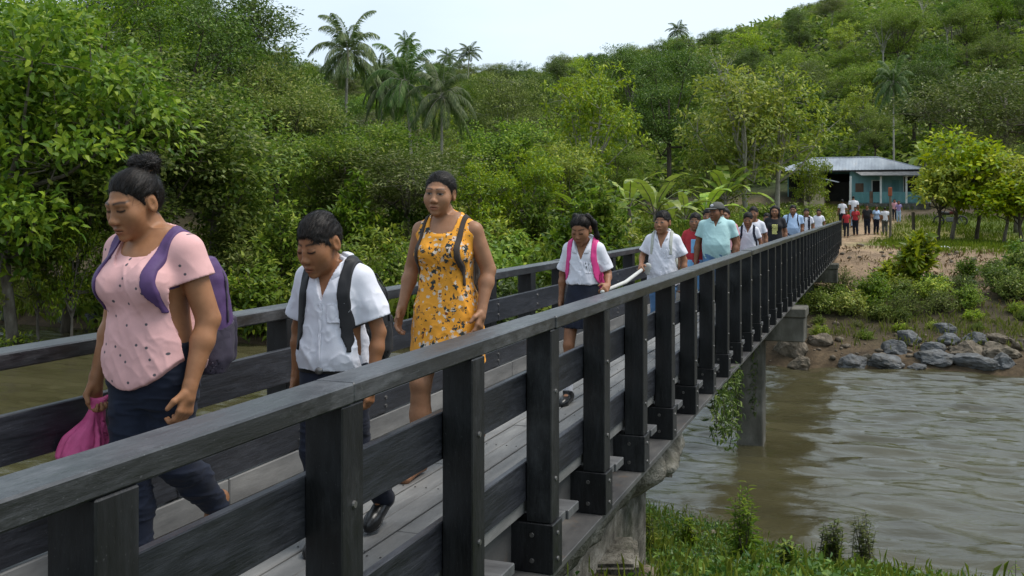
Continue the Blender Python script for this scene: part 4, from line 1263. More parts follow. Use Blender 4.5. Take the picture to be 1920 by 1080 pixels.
mb = MB(); mb.box(-6.6, 2.75, -.50, -.452, ez - .12, ez - .01); hp(mb, "fascia", M_DARKIN)
# porch roof, sagging weathered sheets
mb = MB()
mb.add([(-1.6, -.05, 2.74), (2.7, -.05, 2.74), (3.15, -2.0, 2.26), (-1.1, -2.0, 2.30), (-1.6, -.05, 2.70), (2.7, -.05, 2.70), (3.15, -2.0, 2.22), (-1.1, -2.0, 2.26)],
       [(0, 1, 2, 3), (4, 7, 6, 5), (3, 2, 6, 7), (1, 5, 6, 2), (0, 3, 7, 4)])
pr = hp(mb, "porch_roof", M_OLDTIN)
for x in (-1.75, .05, 1.55, 2.9):
    mb = MB(); mb.box(x - .06, x + .06, -1.66, -1.54, 0, 2.24, .01); hp(mb, "porch_post", M_PALEPAINT)
mb = MB()
for x0, x1 in ((-1.69, -.62), (-.42, 2.84)):
    mb.box(x0, x1, -1.64, -1.56, .86, .93); mb.box(x0, x1, -1.625, -1.575, .08, .84)
    n = int((x1 - x0) / .16)
    for k in range(n): mb.box(x0 + k * .16 + .01, x0 + k * .16 + .055, -1.645, -1.627, .06, .86)
hp(mb, "porch_railing", M_TEAL2)
mb = MB(); mb.box(-.62, -.42, -1.66, -1.5, 0, 1.0); mb.box(-.6, -.44, -1.72, -1.66, .55, .98); hp(mb, "porch_gate", M_BROWN)
for x0, x1, z0, z1 in ((1.45, 2.32, .95, 2.2),):
    mb = MB(); mb.box(x0, x1, -.03, -.003, z0, z1); w = hp(mb, "window", M_DARKIN)
    mb = MB(); mb.box(x0 - .06, x0, -.05, -.003, z0 - .06, z1 + .06); mb.box(x1, x1 + .06, -.05, -.003, z0 - .06, z1 + .06); mb.box(x0, x1, -.05, -.003, z1, z1 + .06); hp(mb, "frame", M_PALEPAINT, w)
mb = MB(); mb.box(-.45, .0, -.03, -.003, 0.02, 1.9); dr = hp(mb, "door", M_DARKIN)
mb = MB(); mb.box(-.52, -.45, -.05, -.003, 0, 1.97); mb.box(0, .07, -.05, -.003, 0, 1.97); mb.box(-.45, 0, -.05, -.003, 1.9, 1.97); hp(mb, "frame", M_PALEPAINT, dr)
mb = MB(); mb.box(.7, 1.15, -.03, -.003, 1.0, 1.95); w = hp(mb, "window", M_TEAL2)
mb = MB(); mb.box(-1.5, -1.0, -.03, -.003, .9, 1.7); w = hp(mb, "window", M_BROWN)

# open shed with a lean-to roof left of the house
sx, sy_ = HX(1545), HY - 1.6
sz_ = land_z(-3.5, sy_) + .05
shed = empty("shed", (sx, sy_, sz_)); tag(shed, "cream walled open shed with a white tin lean-to roof left of the house", "shed")
mb = MB(); mb.box(-1.3, 0, 0, .15, -.6, 1.55); mb.box(-.12, -.003, .152, 3.0, -.6, 1.55); mb.build("wall", M_CREAM, shed)
mb = MB(); mb.add([(-1.9, -.6, 2.35), (.95, -1.0, 1.62), (.95, 3.2, 1.75), (-1.9, 3.2, 2.45), (-1.9, -.6, 2.31), (.95, -1.0, 1.58), (.95, 3.2, 1.71), (-1.9, 3.2, 2.41)],
                 [(0, 1, 2, 3), (4, 7, 6, 5), (0, 4, 5, 1), (1, 5, 6, 2), (2, 6, 7, 3), (3, 7, 4, 0)]); mb.build("roof", M_TIN, shed)
mb = MB(); mb.box(.0, 1.7, 2.6, 2.7, -.6, 1.7); mb.build("back_shade", M_DARKIN, shed)  # dark sheet standing in for the shade at the back of the shed
mb = MB(); mb.tube([(1.7, -.6, -.6), (1.72, -.6, 1.68)], .06, 6); mb.build("post", M_PALEPAINT, shed)

# fence posts and the tall post at the path
for px, base, top, d, rad, lb in [(1712, 440, 398, 50, .085, "short weathered wooden fence post standing in the grass by the path"), (1669, 436, 352, 54, .07, "tall thin post with a reddish top in front of the porch")]:
    x, y = ground_at(px, d); z = land_z(x, y)
    zt = CAMZ - (top - 390) / FPX * d
    mb = MB(); mb.tube([(0, 0, -.3), (.02, 0, (zt - z) * .5), (0, .01, zt - z)], [rad, rad * .95, rad * .9], 8)
    root = empty("wooden_post", (x, y, z)); mb.build("post", M_BARK2 if d == 50 else M_BARK, root)
    if d == 54:
        mb = MB(); mb.box(-.10, .10, -.09, .09, zt - z - .45, zt - z + .02, .02); mb.build("red_marker", nmat("faded_red", [(.3, (.30, .07, .03)), (.7, (.42, .12, .05))], scale=4, rough=.8, bump=0), root)
    tag(root, lb, "post")

# motorbike parked under the young trees
def motorbike(x, y, z, rz):
    root = empty("motorbike", (x, y, z), rz); tag(root, "dark motorbike parked under the young trees beside the path", "motorbike")
    dk = nmat("black_rubber", [(.3, (.012, .012, .012)), (.7, (.03, .03, .03))], scale=8, rough=.7, bump=0)
    ml = nmat("dull_metal", [(.3, (.10, .10, .10)), (.7, (.2, .2, .2))], scale=8, rough=.4, bump=0)
    for wx in (-.62, .62):
        mb = MB(); mb.tube([(wx + .27 * math.cos(a), 0, .3 + .27 * math.sin(a)) for a in np.linspace(0, 6.283, 17)], .045, 6, False)
        w = mb.build("wheel", dk, root, True)
        mb = MB()
        for a in np.linspace(0, math.pi, 5)[:-1]: mb.tube([(wx + .25 * math.cos(a), 0, .3 + .25 * math.sin(a)), (wx - .25 * math.cos(a), 0, .3 - .25 * math.sin(a))], .008, 4)
        mb.build("spokes", ml, w)
    mb = MB(); mb.tube([(-.62, 0, .3), (-.2, 0, .38), (.1, 0, .36), (.42, 0, .78), (.62, 0, .3)], .03, 6); mb.tube([(.42, 0, .78), (.36, 0, 1.0)], .03, 6); mb.box(-.22, .2, -.12, .12, .24, .52, .04); mb.build("frame", ml, root)
    mb = MB(); mb.tube([(.40, 0, .80), (.2, 0, .84), (-.05, 0, .74)], [.08, .14, .09], 8); mb.build("tank", nmat("dark_red_tank", [(.3, (.10, .02, .02)), (.7, (.16, .03, .03))], scale=5, rough=.35, bump=0), root, True)
    mb = MB(); mb.tube([(-.02, 0, .74), (-.4, 0, .76), (-.7, 0, .84)], [.09, .11, .07], 8); mb.build("seat", dk, root, True)
    mb = MB(); mb.tube([(.30, -.34, 1.05), (.38, -.1, 1.0), (.38, .1, 1.0), (.30, .34, 1.05)], .018, 6); mb.build("handlebar", ml, root)
    mb = MB(); mb.tube([(.46, 0, .88), (.56, 0, .88)], [.05, .09], 8); mb.build("headlight", M_PALEPAINT, root)
dd, mx, my, mz = hit(1782, 424, 40)
motorbike(mx, my, mz, -.15)
# ------------------------------------------------------------------ people: bodies grown as one implicit surface
BIG = 9.0
class SDF:
    """smooth union of limbs, lofted torsos and ellipsoids sampled on a grid, meshed as one closed surface"""
    def __init__(s): s.pr = []; s.posts = []
    def cone(s, a, b, ra, rb, k=.015, op='u'):
        a = np.array(a, float); b = np.array(b, float)
        lo = np.minimum(a - ra, b - rb); hi = np.maximum(a + ra, b + rb)
        def fn(X, Y, Z):
            d = b - a; L2 = float(d @ d) + 1e-12
            px, py, pz = X - a[0], Y - a[1], Z - a[2]
            t = np.clip((px * d[0] + py * d[1] + pz * d[2]) / L2, 0, 1)
            return np.sqrt((px - t * d[0]) ** 2 + (py - t * d[1]) ** 2 + (pz - t * d[2]) ** 2) - (ra + (rb - ra) * t)
        s.pr.append((fn, lo, hi, k, op)); return s
    def ell(s, c, r, k=.015, op='u', R=None):
        c = np.array(c, float); r = np.array(r, float)
        m = r.max() if R is not None else r
        def fn(X, Y, Z):
            x, y, z = X - c[0], Y - c[1], Z - c[2]
            if R is not None: x, y, z = (R[0][0] * x + R[1][0] * y + R[2][0] * z, R[0][1] * x + R[1][1] * y + R[2][1] * z, R[0][2] * x + R[1][2] * y + R[2][2] * z)
            k0 = np.sqrt((x / r[0]) ** 2 + (y / r[1]) ** 2 + (z / r[2]) ** 2) + 1e-6
            k1 = np.sqrt((x / r[0] ** 2) ** 2 + (y / r[1] ** 2) ** 2 + (z / r[2] ** 2) ** 2) + 1e-6
            return k0 * (k0 - 1) / k1
        s.pr.append((fn, c - m, c + m, k, op)); return s
    def loft(s, tab, k=.02, op='u', pleat=None):
        """tab rows: z, cx, cy, rx, ry (bottom to top)"""
        T = np.array(tab, float); zz = np.linspace(T[0, 0], T[-1, 0], 160)
        C = [np.interp(zz, T[:, 0], T[:, i]) for i in range(1, 5)]
        ker = np.hanning(17); ker /= ker.sum()
        C = [np.convolve(np.pad(c, 8, 'edge'), ker, 'valid') for c in C]
        def fn(X, Y, Z):
            cx, cy, rx, ry = [np.interp(Z, zz, c) for c in C]
            x, y = X - cx, Y - cy
            rho = np.sqrt(x * x + y * y) + 1e-6
            q = ((np.abs(x) / rx) ** 2.3 + (np.abs(y) / ry) ** 2.3) ** (1 / 2.3) + 1e-6
            if pleat is not None: q = q / (1 + pleat(np.arctan2(y, x), Z))
            d = rho * (1 - 1 / q)
            return np.maximum(d, np.maximum(T[0, 0] - Z, Z - T[-1, 0]))
        m = .03
        lo = np.array([(T[:, 1] - T[:, 3]).min() - m, (T[:, 2] - T[:, 4]).min() - m, T[0, 0]])
        hi = np.array([(T[:, 1] + T[:, 3]).max() + m, (T[:, 2] + T[:, 4]).max() + m, T[-1, 0]])
        s.pr.append((fn, lo, hi, k, op)); return s
    def grid(s, res, fine=None, pad=.03, zcut=None):
        lo = np.min([p[1] for p in s.pr if p[4] == 'u'], axis=0) - pad; hi = np.max([p[2] for p in s.pr if p[4] == 'u'], axis=0) + pad
        if zcut: lo[2] = max(lo[2], zcut[0]); hi[2] = min(hi[2], zcut[1])
        s.ax = []
        for i in range(3):
            if fine is None: s.ax.append(np.arange(lo[i], hi[i] + res, res, dtype=np.float32)); continue
            a, b, rf = fine[0][i], fine[1][i], fine[2]
            a = max(a, lo[i]); b = min(b, hi[i])
            s.ax.append(np.concatenate([np.arange(lo[i], a, res), np.arange(a, b, rf), np.arange(b, hi[i] + res, res)]).astype(np.float32))
        F = np.full([len(a) for a in s.ax], BIG, np.float32)
        for (fn, l0, h0, k, op) in s.pr:
            m = k * 1.3 + .03
            sl = tuple(slice(max(0, int(np.searchsorted(s.ax[i], l0[i] - m)) - 1), int(np.searchsorted(s.ax[i], h0[i] + m)) + 1) for i in range(3))
            X = s.ax[0][sl[0]][:, None, None]; Y = s.ax[1][sl[1]][None, :, None]; Z = s.ax[2][sl[2]][None, None, :]
            if X.size == 0 or Y.size == 0 or Z.size == 0: continue
            d = fn(X, Y, Z).astype(np.float32); f = F[sl]
            if op == 'u':
                h = np.maximum(k - np.abs(f - d), 0) / k
                F[sl] = np.minimum(f, d) - h * h * k * .25
            else:
                d = -d; h = np.maximum(k - np.abs(f - d), 0) / k
                F[sl] = np.maximum(f, d) + h * h * k * .25
        s.F = F; s.X = s.ax[0][:, None, None]; s.Y = s.ax[1][None, :, None]; s.Z = s.ax[2][None, None, :]
        return s

def surf_net(F, ax):
    S = F < 0
    n = F.shape
    cnt = np.zeros((n[0] - 1, n[1] - 1, n[2] - 1), np.int8)
    cor = [(i, j, k) for i in (0, 1) for j in (0, 1) for k in (0, 1)]
    for (i, j, k) in cor: cnt += S[i:n[0] - 1 + i, j:n[1] - 1 + j, k:n[2] - 1 + k]
    act = np.nonzero((cnt > 0) & (cnt < 8))
    ids = np.full(cnt.shape, -1, np.int32); m = len(act[0]); ids[act] = np.arange(m)
    P = np.stack(act, 1)
    vals = {c: F[P[:, 0] + c[0], P[:, 1] + c[1], P[:, 2] + c[2]] for c in cor}
    acc = np.zeros((m, 3)); num = np.zeros(m)
    for a in range(3):
        for c in cor:
            if c[a] == 1: continue
            e = list(c); e[a] = 1; e = tuple(e)
            f0, f1 = vals[c], vals[e]; x = (f0 < 0) != (f1 < 0)
            t = np.where(x, f0 / np.where(f0 - f1 == 0, 1, f0 - f1), 0)
            for q in range(3): acc[:, q] += np.where(x, (t if q == a else c[q]), 0)
            num += x
    acc /= num[:, None]
    V = np.stack([ax[q][P[:, q]] + acc[:, q] * (ax[q][np.minimum(P[:, q] + 1, n[q] - 1)] - ax[q][P[:, q]]) for q in range(3)], 1)
    quads = []
    for a in range(3):
        b, c = (a + 1) % 3, (a + 2) % 3
        s0 = [slice(1, n[q] - 1) for q in range(3)]; s0[a] = slice(0, n[a] - 1); s1 = list(s0); s1[a] = slice(1, n[a])
        A, B = S[tuple(s0)], S[tuple(s1)]
        for sg in (0, 1):
            w = np.nonzero((A & ~B) if sg == 0 else (~A & B))
            w = [w[q] + (0 if q == a else 1) for q in range(3)]
            def cell(db, dc):
                i = [w[0], w[1], w[2]]; i[b] = i[b] + db; i[c] = i[c] + dc
                return ids[i[0], i[1], i[2]]
            q4 = [cell(-1, -1), cell(0, -1), cell(0, 0), cell(-1, 0)]
            if sg: q4.reverse()
            quads.append(np.stack(q4, 1))
    Q = np.concatenate(quads); Q = Q[(Q >= 0).all(1)]
    return V.astype(np.float32), Q

def vnormals(V, Q):
    n = np.cross(V[Q[:, 2]] - V[Q[:, 0]], V[Q[:, 3]] - V[Q[:, 1]])
    N = np.zeros_like(V)
    for i in range(4): np.add.at(N, Q[:, i], n)
    return N / np.maximum(np.linalg.norm(N, axis=1, keepdims=True), 1e-9)

def relax(V, Q, it=1, f=.5):
    for _ in range(it):
        A = np.zeros_like(V); c = np.zeros(len(V))
        for i in range(4):
            np.add.at(A, Q[:, i], V[Q[:, (i + 1) % 4]] + V[Q[:, (i - 1) % 4]]); np.add.at(c, Q[:, i], 2)
        V = V * (1 - f) + f * A / np.maximum(c, 1)[:, None]
    return V

def sdf_obj(name, F, ax, mat, parent, fold=None, col=None, it=1, off=None):
    V, Q = surf_net(F, ax)
    if len(V) < 8: return None
    V = relax(V, Q, it)
    if fold is not None: V = V + vnormals(V, Q) * fold(V)[:, None]
    c = col(V) if col is not None else None
    if off is not None: V = V - off
    me = np_mesh(name, V, Q.ravel(), np.full(len(Q), 4), True, c)
    o = link_mesh(name, me, mat, parent); sdf_obj.last = (V, Q)
    return o

def rotm(rx=0, ry=0, rz=0):
    return np.array((Matrix.Rotation(rz, 3, 'Z') @ Matrix.Rotation(ry, 3, 'Y') @ Matrix.Rotation(rx, 3, 'X')))

# ---- cloth and skin
def cloth(name, c, var=.15, rough=.85, scale=18, sheen=.04, weave=260):
    lo = tuple(x * (1 - var) for x in c); hi = tuple(min(1, x * (1 + var)) for x in c)
    m, n, l, b = new_mat(name)
    src = n.new("ShaderNodeTexCoord").outputs['Object']
    t = noise_node(n, l, src, scale, 5)
    r = ramp(n, [(.3, lo), (.7, hi)]); l.new(t.outputs['Fac'], r.inputs[0]); l.new(r.outputs[0], b.inputs['Base Color'])
    b.inputs['Roughness'].default_value = rough; b.inputs['Specular IOR Level'].default_value = .25
    b.inputs['Sheen Weight'].default_value = sheen
    t2 = noise_node(n, l, src, weave, 2)
    bp = n.new("ShaderNodeBump"); bp.inputs['Strength'].default_value = .25; bp.inputs['Distance'].default_value = .002
    l.new(t2.outputs['Fac'], bp.inputs['Height']); l.new(bp.outputs[0], b.inputs['Normal'])
    return m
def skin_mat():
    m, n, l, b = new_mat("skin")
    a = n.new("ShaderNodeAttribute"); a.attribute_name = 'Col'
    src = n.new("ShaderNodeTexCoord").outputs['Object']
    t = noise_node(n, l, src, 30, 5)
    r = ramp(n, [(.3, (.9, .88, .86)), (.7, (1.1, 1.1, 1.1))]); l.new(t.outputs['Fac'], r.inputs[0])
    l.new(mix_rgb(n, l, 1.0, a.outputs['Color'], r.outputs[0], 'MULTIPLY'), b.inputs['Base Color'])
    b.inputs['Roughness'].default_value = .5; b.inputs['Specular IOR Level'].default_value = .26
    b.inputs['Subsurface Weight'].default_value = .08; b.inputs['Subsurface Radius'].default_value = (.012, .005, .003); b.inputs['Subsurface Scale'].default_value = 1.0
    t2 = noise_node(n, l, src, 300, 3)
    bp = n.new("ShaderNodeBump"); bp.inputs['Strength'].default_value = .12; bp.inputs['Distance'].default_value = .001
    l.new(t2.outputs['Fac'], bp.inputs['Height']); l.new(bp.outputs[0], b.inputs['Normal'])
    return m
M_SKIN = skin_mat()
M_HAIR = nmat("black_hair", [(.3, (.005, .0045, .0045)), (.7, (.017, .0135, .012))], scale=60, sc=(1, 1, .25), rough=.5, bump=.7, bscale=120, bsc=(1, .14, .3), coord='O', bdist=.004, spec=.22)
M_WHITESHIRT = cloth("white_school_shirt", (.66, .66, .72), .05)
M_NAVY = cloth("navy_cloth", (.014, .017, .030), .25)
M_DENIM = cloth("dark_denim", (.010, .014, .028), .3, scale=9)
M_BLUEJEAN = cloth("light_denim", (.10, .20, .36), .25, scale=9)
M_BLACKBAG = cloth("black_nylon", (.012, .012, .014), .2, .55)
M_BELT = cloth("black_belt", (.01, .01, .01), .2, .4)
M_SHOE = nmat("black_shoe", [(.3, (.008, .008, .008)), (.7, (.02, .02, .02))], scale=10, rough=.3, bump=.1)
M_SOCK = cloth("white_sock", (.7, .7, .74), .05)
M_GREY = cloth("grey_cap", (.085, .085, .078), .2)

def pink_dots():
    m = cloth("pink_cotton_with_dark_dots", (.66, .38, .37), .06)
    n, l = m.node_tree.nodes, m.node_tree.links; b = n['Principled BSDF']
    src = n.new("ShaderNodeTexCoord").outputs['Object']
    sx_ = n.new('ShaderNodeSeparateXYZ'); l.new(src, sx_.inputs[0]); cx_ = n.new('ShaderNodeCombineXYZ'); l.new(sx_.outputs[0], cx_.inputs[0]); l.new(sx_.outputs[2], cx_.inputs[1])
    v = n.new("ShaderNodeTexVoronoi"); v.voronoi_dimensions = '2D'; v.inputs['Scale'].default_value = 13.5; v.inputs['Randomness'].default_value = .95; l.new(cx_.outputs[0], v.inputs['Vector'])
    r = ramp(n, [(.06, (1, 1, 1)), (.085, (0, 0, 0))]); l.new(v.outputs['Distance'], r.inputs[0])
    base = b.inputs['Base Color'].links[0].from_socket
    l.new(mix_rgb(n, l, r.outputs[0], base, (.085, .08, .09)), b.inputs['Base Color'])
    return m
def floral():
    m = cloth("orange_floral_print", (.78, .33, .035), .08)
    n, l = m.node_tree.nodes, m.node_tree.links; b = n['Principled BSDF']
    src = n.new("ShaderNodeTexCoord").outputs['Object']
    no = noise_node(n, l, src, 42, 3)
    wr = n.new("ShaderNodeMix"); wr.data_type = 'VECTOR'; wr.inputs[0].default_value = .035
    l.new(src, wr.inputs[4]); l.new(no.outputs['Color'], wr.inputs[5])
    col = b.inputs['Base Color'].links[0].from_socket
    for scale, thr, c, gate in ((13.5, .33, (.016, .034, .042), (.54, .55)), (17, .30, (.62, .50, .40), (.42, .43)), (22, .31, (.030, .045, .045), (.42, .43)), (27, .28, (.66, .58, .48), (.38, .39)), (36, .27, (.05, .045, .03), (.50, .51)), (24, .22, (.20, .05, .02), (.6, .62))):
        mp = n.new("ShaderNodeMapping"); mp.inputs['Location'].default_value = (scale * .37, scale * .11, scale * .7); l.new(wr.outputs[1], mp.inputs[0])
        v = n.new("ShaderNodeTexVoronoi"); v.inputs['Scale'].default_value = scale; v.inputs['Randomness'].default_value = 1.0; l.new(mp.outputs[0], v.inputs['Vector'])
        petal = noise_node(n, l, src, 70 + scale, 3)
        ad = n.new("ShaderNodeMath"); ad.operation = 'MULTIPLY_ADD'; ad.inputs[1].default_value = .8; l.new(petal.outputs['Fac'], ad.inputs[0]); 
        l.new(v.outputs['Distance'], ad.inputs[2])
        r = ramp(n, [(thr + .36, (1, 1, 1)), (thr + .39, (0, 0, 0))]); l.new(ad.outputs[0], r.inputs[0])
        sp = n.new("ShaderNodeSeparateColor"); l.new(v.outputs['Color'], sp.inputs[0])
        g = ramp(n, [(gate[0], (0, 0, 0)), (gate[1], (1, 1, 1))]); l.new(sp.outputs[0], g.inputs[0])
        mu = n.new("ShaderNodeMath"); mu.operation = 'MULTIPLY'; l.new(r.outputs[0], mu.inputs[0]); l.new(g.outputs[0], mu.inputs[1])
        col = mix_rgb(n, l, mu.outputs[0], col, c)
    l.new(col, b.inputs['Base Color'])
    return m

# ---- torso shapes for a 1.6 m figure: z, cx, cy, rx, ry
TORSO = {
 'stout': [(.70, 0, .01, .165, .12), (.80, 0, .012, .192, .142), (.88, 0, .010, .188, .138), (.96, 0, .004, .170, .128), (1.04, 0, .002, .158, .120), (1.12, 0, -.002, .158, .120), (1.20, 0, -.002, .162, .122), (1.27, 0, 0, .160, .110), (1.325, 0, .006, .115, .080), (1.37, 0, .012, .065, .056)],
 'woman': [(.70, 0, .01, .150, .11), (.80, 0, .012, .178, .128), (.88, 0, .008, .172, .126), (.96, 0, 0, .150, .115), (1.04, 0, -.002, .138, .108), (1.12, 0, -.004, .142, .106), (1.20, 0, -.002, .150, .106), (1.27, 0, 0, .148, .096), (1.325, 0, .006, .105, .073), (1.37, 0, .012, .06, .052)],
 'child': [(.72, 0, .01, .135, .10), (.82, 0, .01, .145, .108), (.92, 0, 0, .135, .102), (1.02, 0, 0, .128, .095), (1.12, 0, 0, .136, .096), (1.22, 0, 0, .142, .094), (1.28, 0, .003, .126, .080), (1.325, 0, .008, .088, .064), (1.36, 0, .012, .055, .048)],
 'man': [(.72, 0, .01, .155, .12), (.82, 0, .01, .170, .130), (.92, 0, -.01, .172, .145), (1.02, 0, -.025, .176, .158), (1.12, 0, -.015, .176, .140), (1.22, 0, 0, .180, .122), (1.285, 0, .004, .166, .104), (1.335, 0, .008, .118, .078), (1.38, 0, .012, .068, .058)],
}
SHO = {'stout': .168, 'woman': .154, 'child': .142, 'man': .182}
ARMR = {'stout': (.055, .046, .043, .028), 'woman': (.050, .042, .040, .026), 'child': (.040, .034, .033, .023), 'man': (.054, .045, .043, .030)}
LEGR = {'stout': (.098, .066, .062, .040), 'woman': (.088, .058, .056, .037), 'child': (.070, .047, .047, .033), 'man': (.085, .058, .056, .040)}
NECKR = {'stout': .056, 'woman': .050, 'child': .045, 'man': .060}

def add_hand(S, wrist, d, n, thumb, s, curl=.5, k=.006, splay=.10):
    """palm with four unequal fingers and a thumb. d: along the hand, n: out of the back of the hand, thumb: towards the thumb side"""
    d = unit(np.array(d, float)); n = np.array(n, float); n = unit(n - d * (n @ d)); t = np.cross(d, n); t = t if t @ np.array(thumb, float) > 0 else -t
    w = np.array(wrist, float)
    S.cone(w - d * .01 * s, w + d * .035 * s, .024 * s, .026 * s, .012)
    for q in (-.026, -.009, .009, .026):
        S.cone(w + d * .022 * s + t * q * .62 * s, w + d * .082 * s + t * q * s, .0135 * s, .0118 * s, .012)
    ln = (.066, .076, .072, .056)
    for i, q in enumerate((.027, .0095, -.008, -.025)):
        p = w + d * .084 * s + t * q * s
        a = 0.0; r = .0092 * s; dd = d + t * q * 6 * splay
        for j, fr in enumerate((.45, .32, .25)):
            a += curl * (.55 + .35 * j) * (1 + .12 * i)
            v = unit(unit(dd) * math.cos(a) - n * math.sin(a))
            e = p + v * ln[i] * fr * s * 1.12
            S.cone(p, e, r, r * .9, k if j else .01); p = e; r *= .9
    p = w + d * .024 * s + t * .022 * s
    v1 = unit(d * .75 + t * .75 - n * .25); e = p + v1 * .042 * s; S.cone(p, e, .0145 * s, .0112 * s, .012)
    v2 = unit(d * 1.0 + t * .25 - n * (.2 + curl * .5)); e2 = e + v2 * .034 * s; S.cone(e, e2, .0112 * s, .0085 * s, k)
    return w + d * .095 * s - n * .022 * s        # the middle of the grip

def hair_mat():
    m, n, l, b = new_mat("hair_strands")
    g = n.new("ShaderNodeNewGeometry")
    r = ramp(n, [(0, (.004, .0035, .0035)), (.6, (.012, .0095, .008)), (1, (.034, .024, .018))]); l.new(g.outputs['Random Per Island'], r.inputs[0])
    l.new(r.outputs[0], b.inputs['Base Color']); b.inputs['Roughness'].default_value = .5; b.inputs['Specular IOR Level'].default_value = .2
    return m
M_STRAND = hair_mat()
def strand_obj(V, Q, parent, N, target, length, lift, width, seed, hs, bend=1.0):
    """thin locks of hair lying over the hair surface, combed towards target (a function of the root points)"""
    r = np.random.RandomState(seed); Nv = vnormals(V, Q)
    k = r.randint(0, len(V), N); p = V[k] + Nv[k] * -.0005; n_ = Nv[k]
    f = target(p); f = f - n_ * (f * n_).sum(1, keepdims=True); f = unit(f + r.normal(size=(N, 3)) * .10)
    ln = length * hs * r.uniform(.55, 1.25, N)[:, None]; lf = lift * r.uniform(.2, 1.3, N)[:, None]
    sd = unit(np.cross(f, n_)); w = width * r.uniform(.6, 1.3, N)[:, None]
    pts = []
    for t in (0, .35, .7, 1.0):
        c = p + f * ln * t + n_ * (lf * ln * (t - .55 * t * t) + .0006 - bend * (ln * t) ** 2 / (.19 * hs))
        ww = w * (1 - .75 * t)
        pts += [c - sd * ww, c + sd * ww]
    P = np.stack(pts, 1).reshape(-1, 3); b = np.arange(N)[:, None] * 8
    F = np.concatenate([b + np.array([[2 * i, 2 * i + 1, 2 * i + 3, 2 * i + 2]]) for i in range(3)], 1).reshape(-1)
    o = link_mesh("hair_strands", np_mesh("hair_strands", P, F, np.full(N * 3, 4)), M_STRAND, parent); o['kind'] = 'stuff'
HAIRLINE = {'short': ([-.13, -.092, -.074, -.060, -.050, -.034, -.012, .004, .03, .06, .12], [.064, .062, .060, .050, .026, .020, -.010, -.008, -.034, -.058, -.07]),
             'cap': ([-.13, -.09, -.045, -.02, .004, .03, .12], [.08, .08, .05, .0, -.012, -.034, -.06]),
             'pull': ([-.13, -.10, -.085, -.066, -.048, -.028, -.008, .008, .04, .07, .12], [.088, .086, .083, .071, .050, .020, -.010, -.012, -.045, -.07, -.09])}
class Person:
    pass

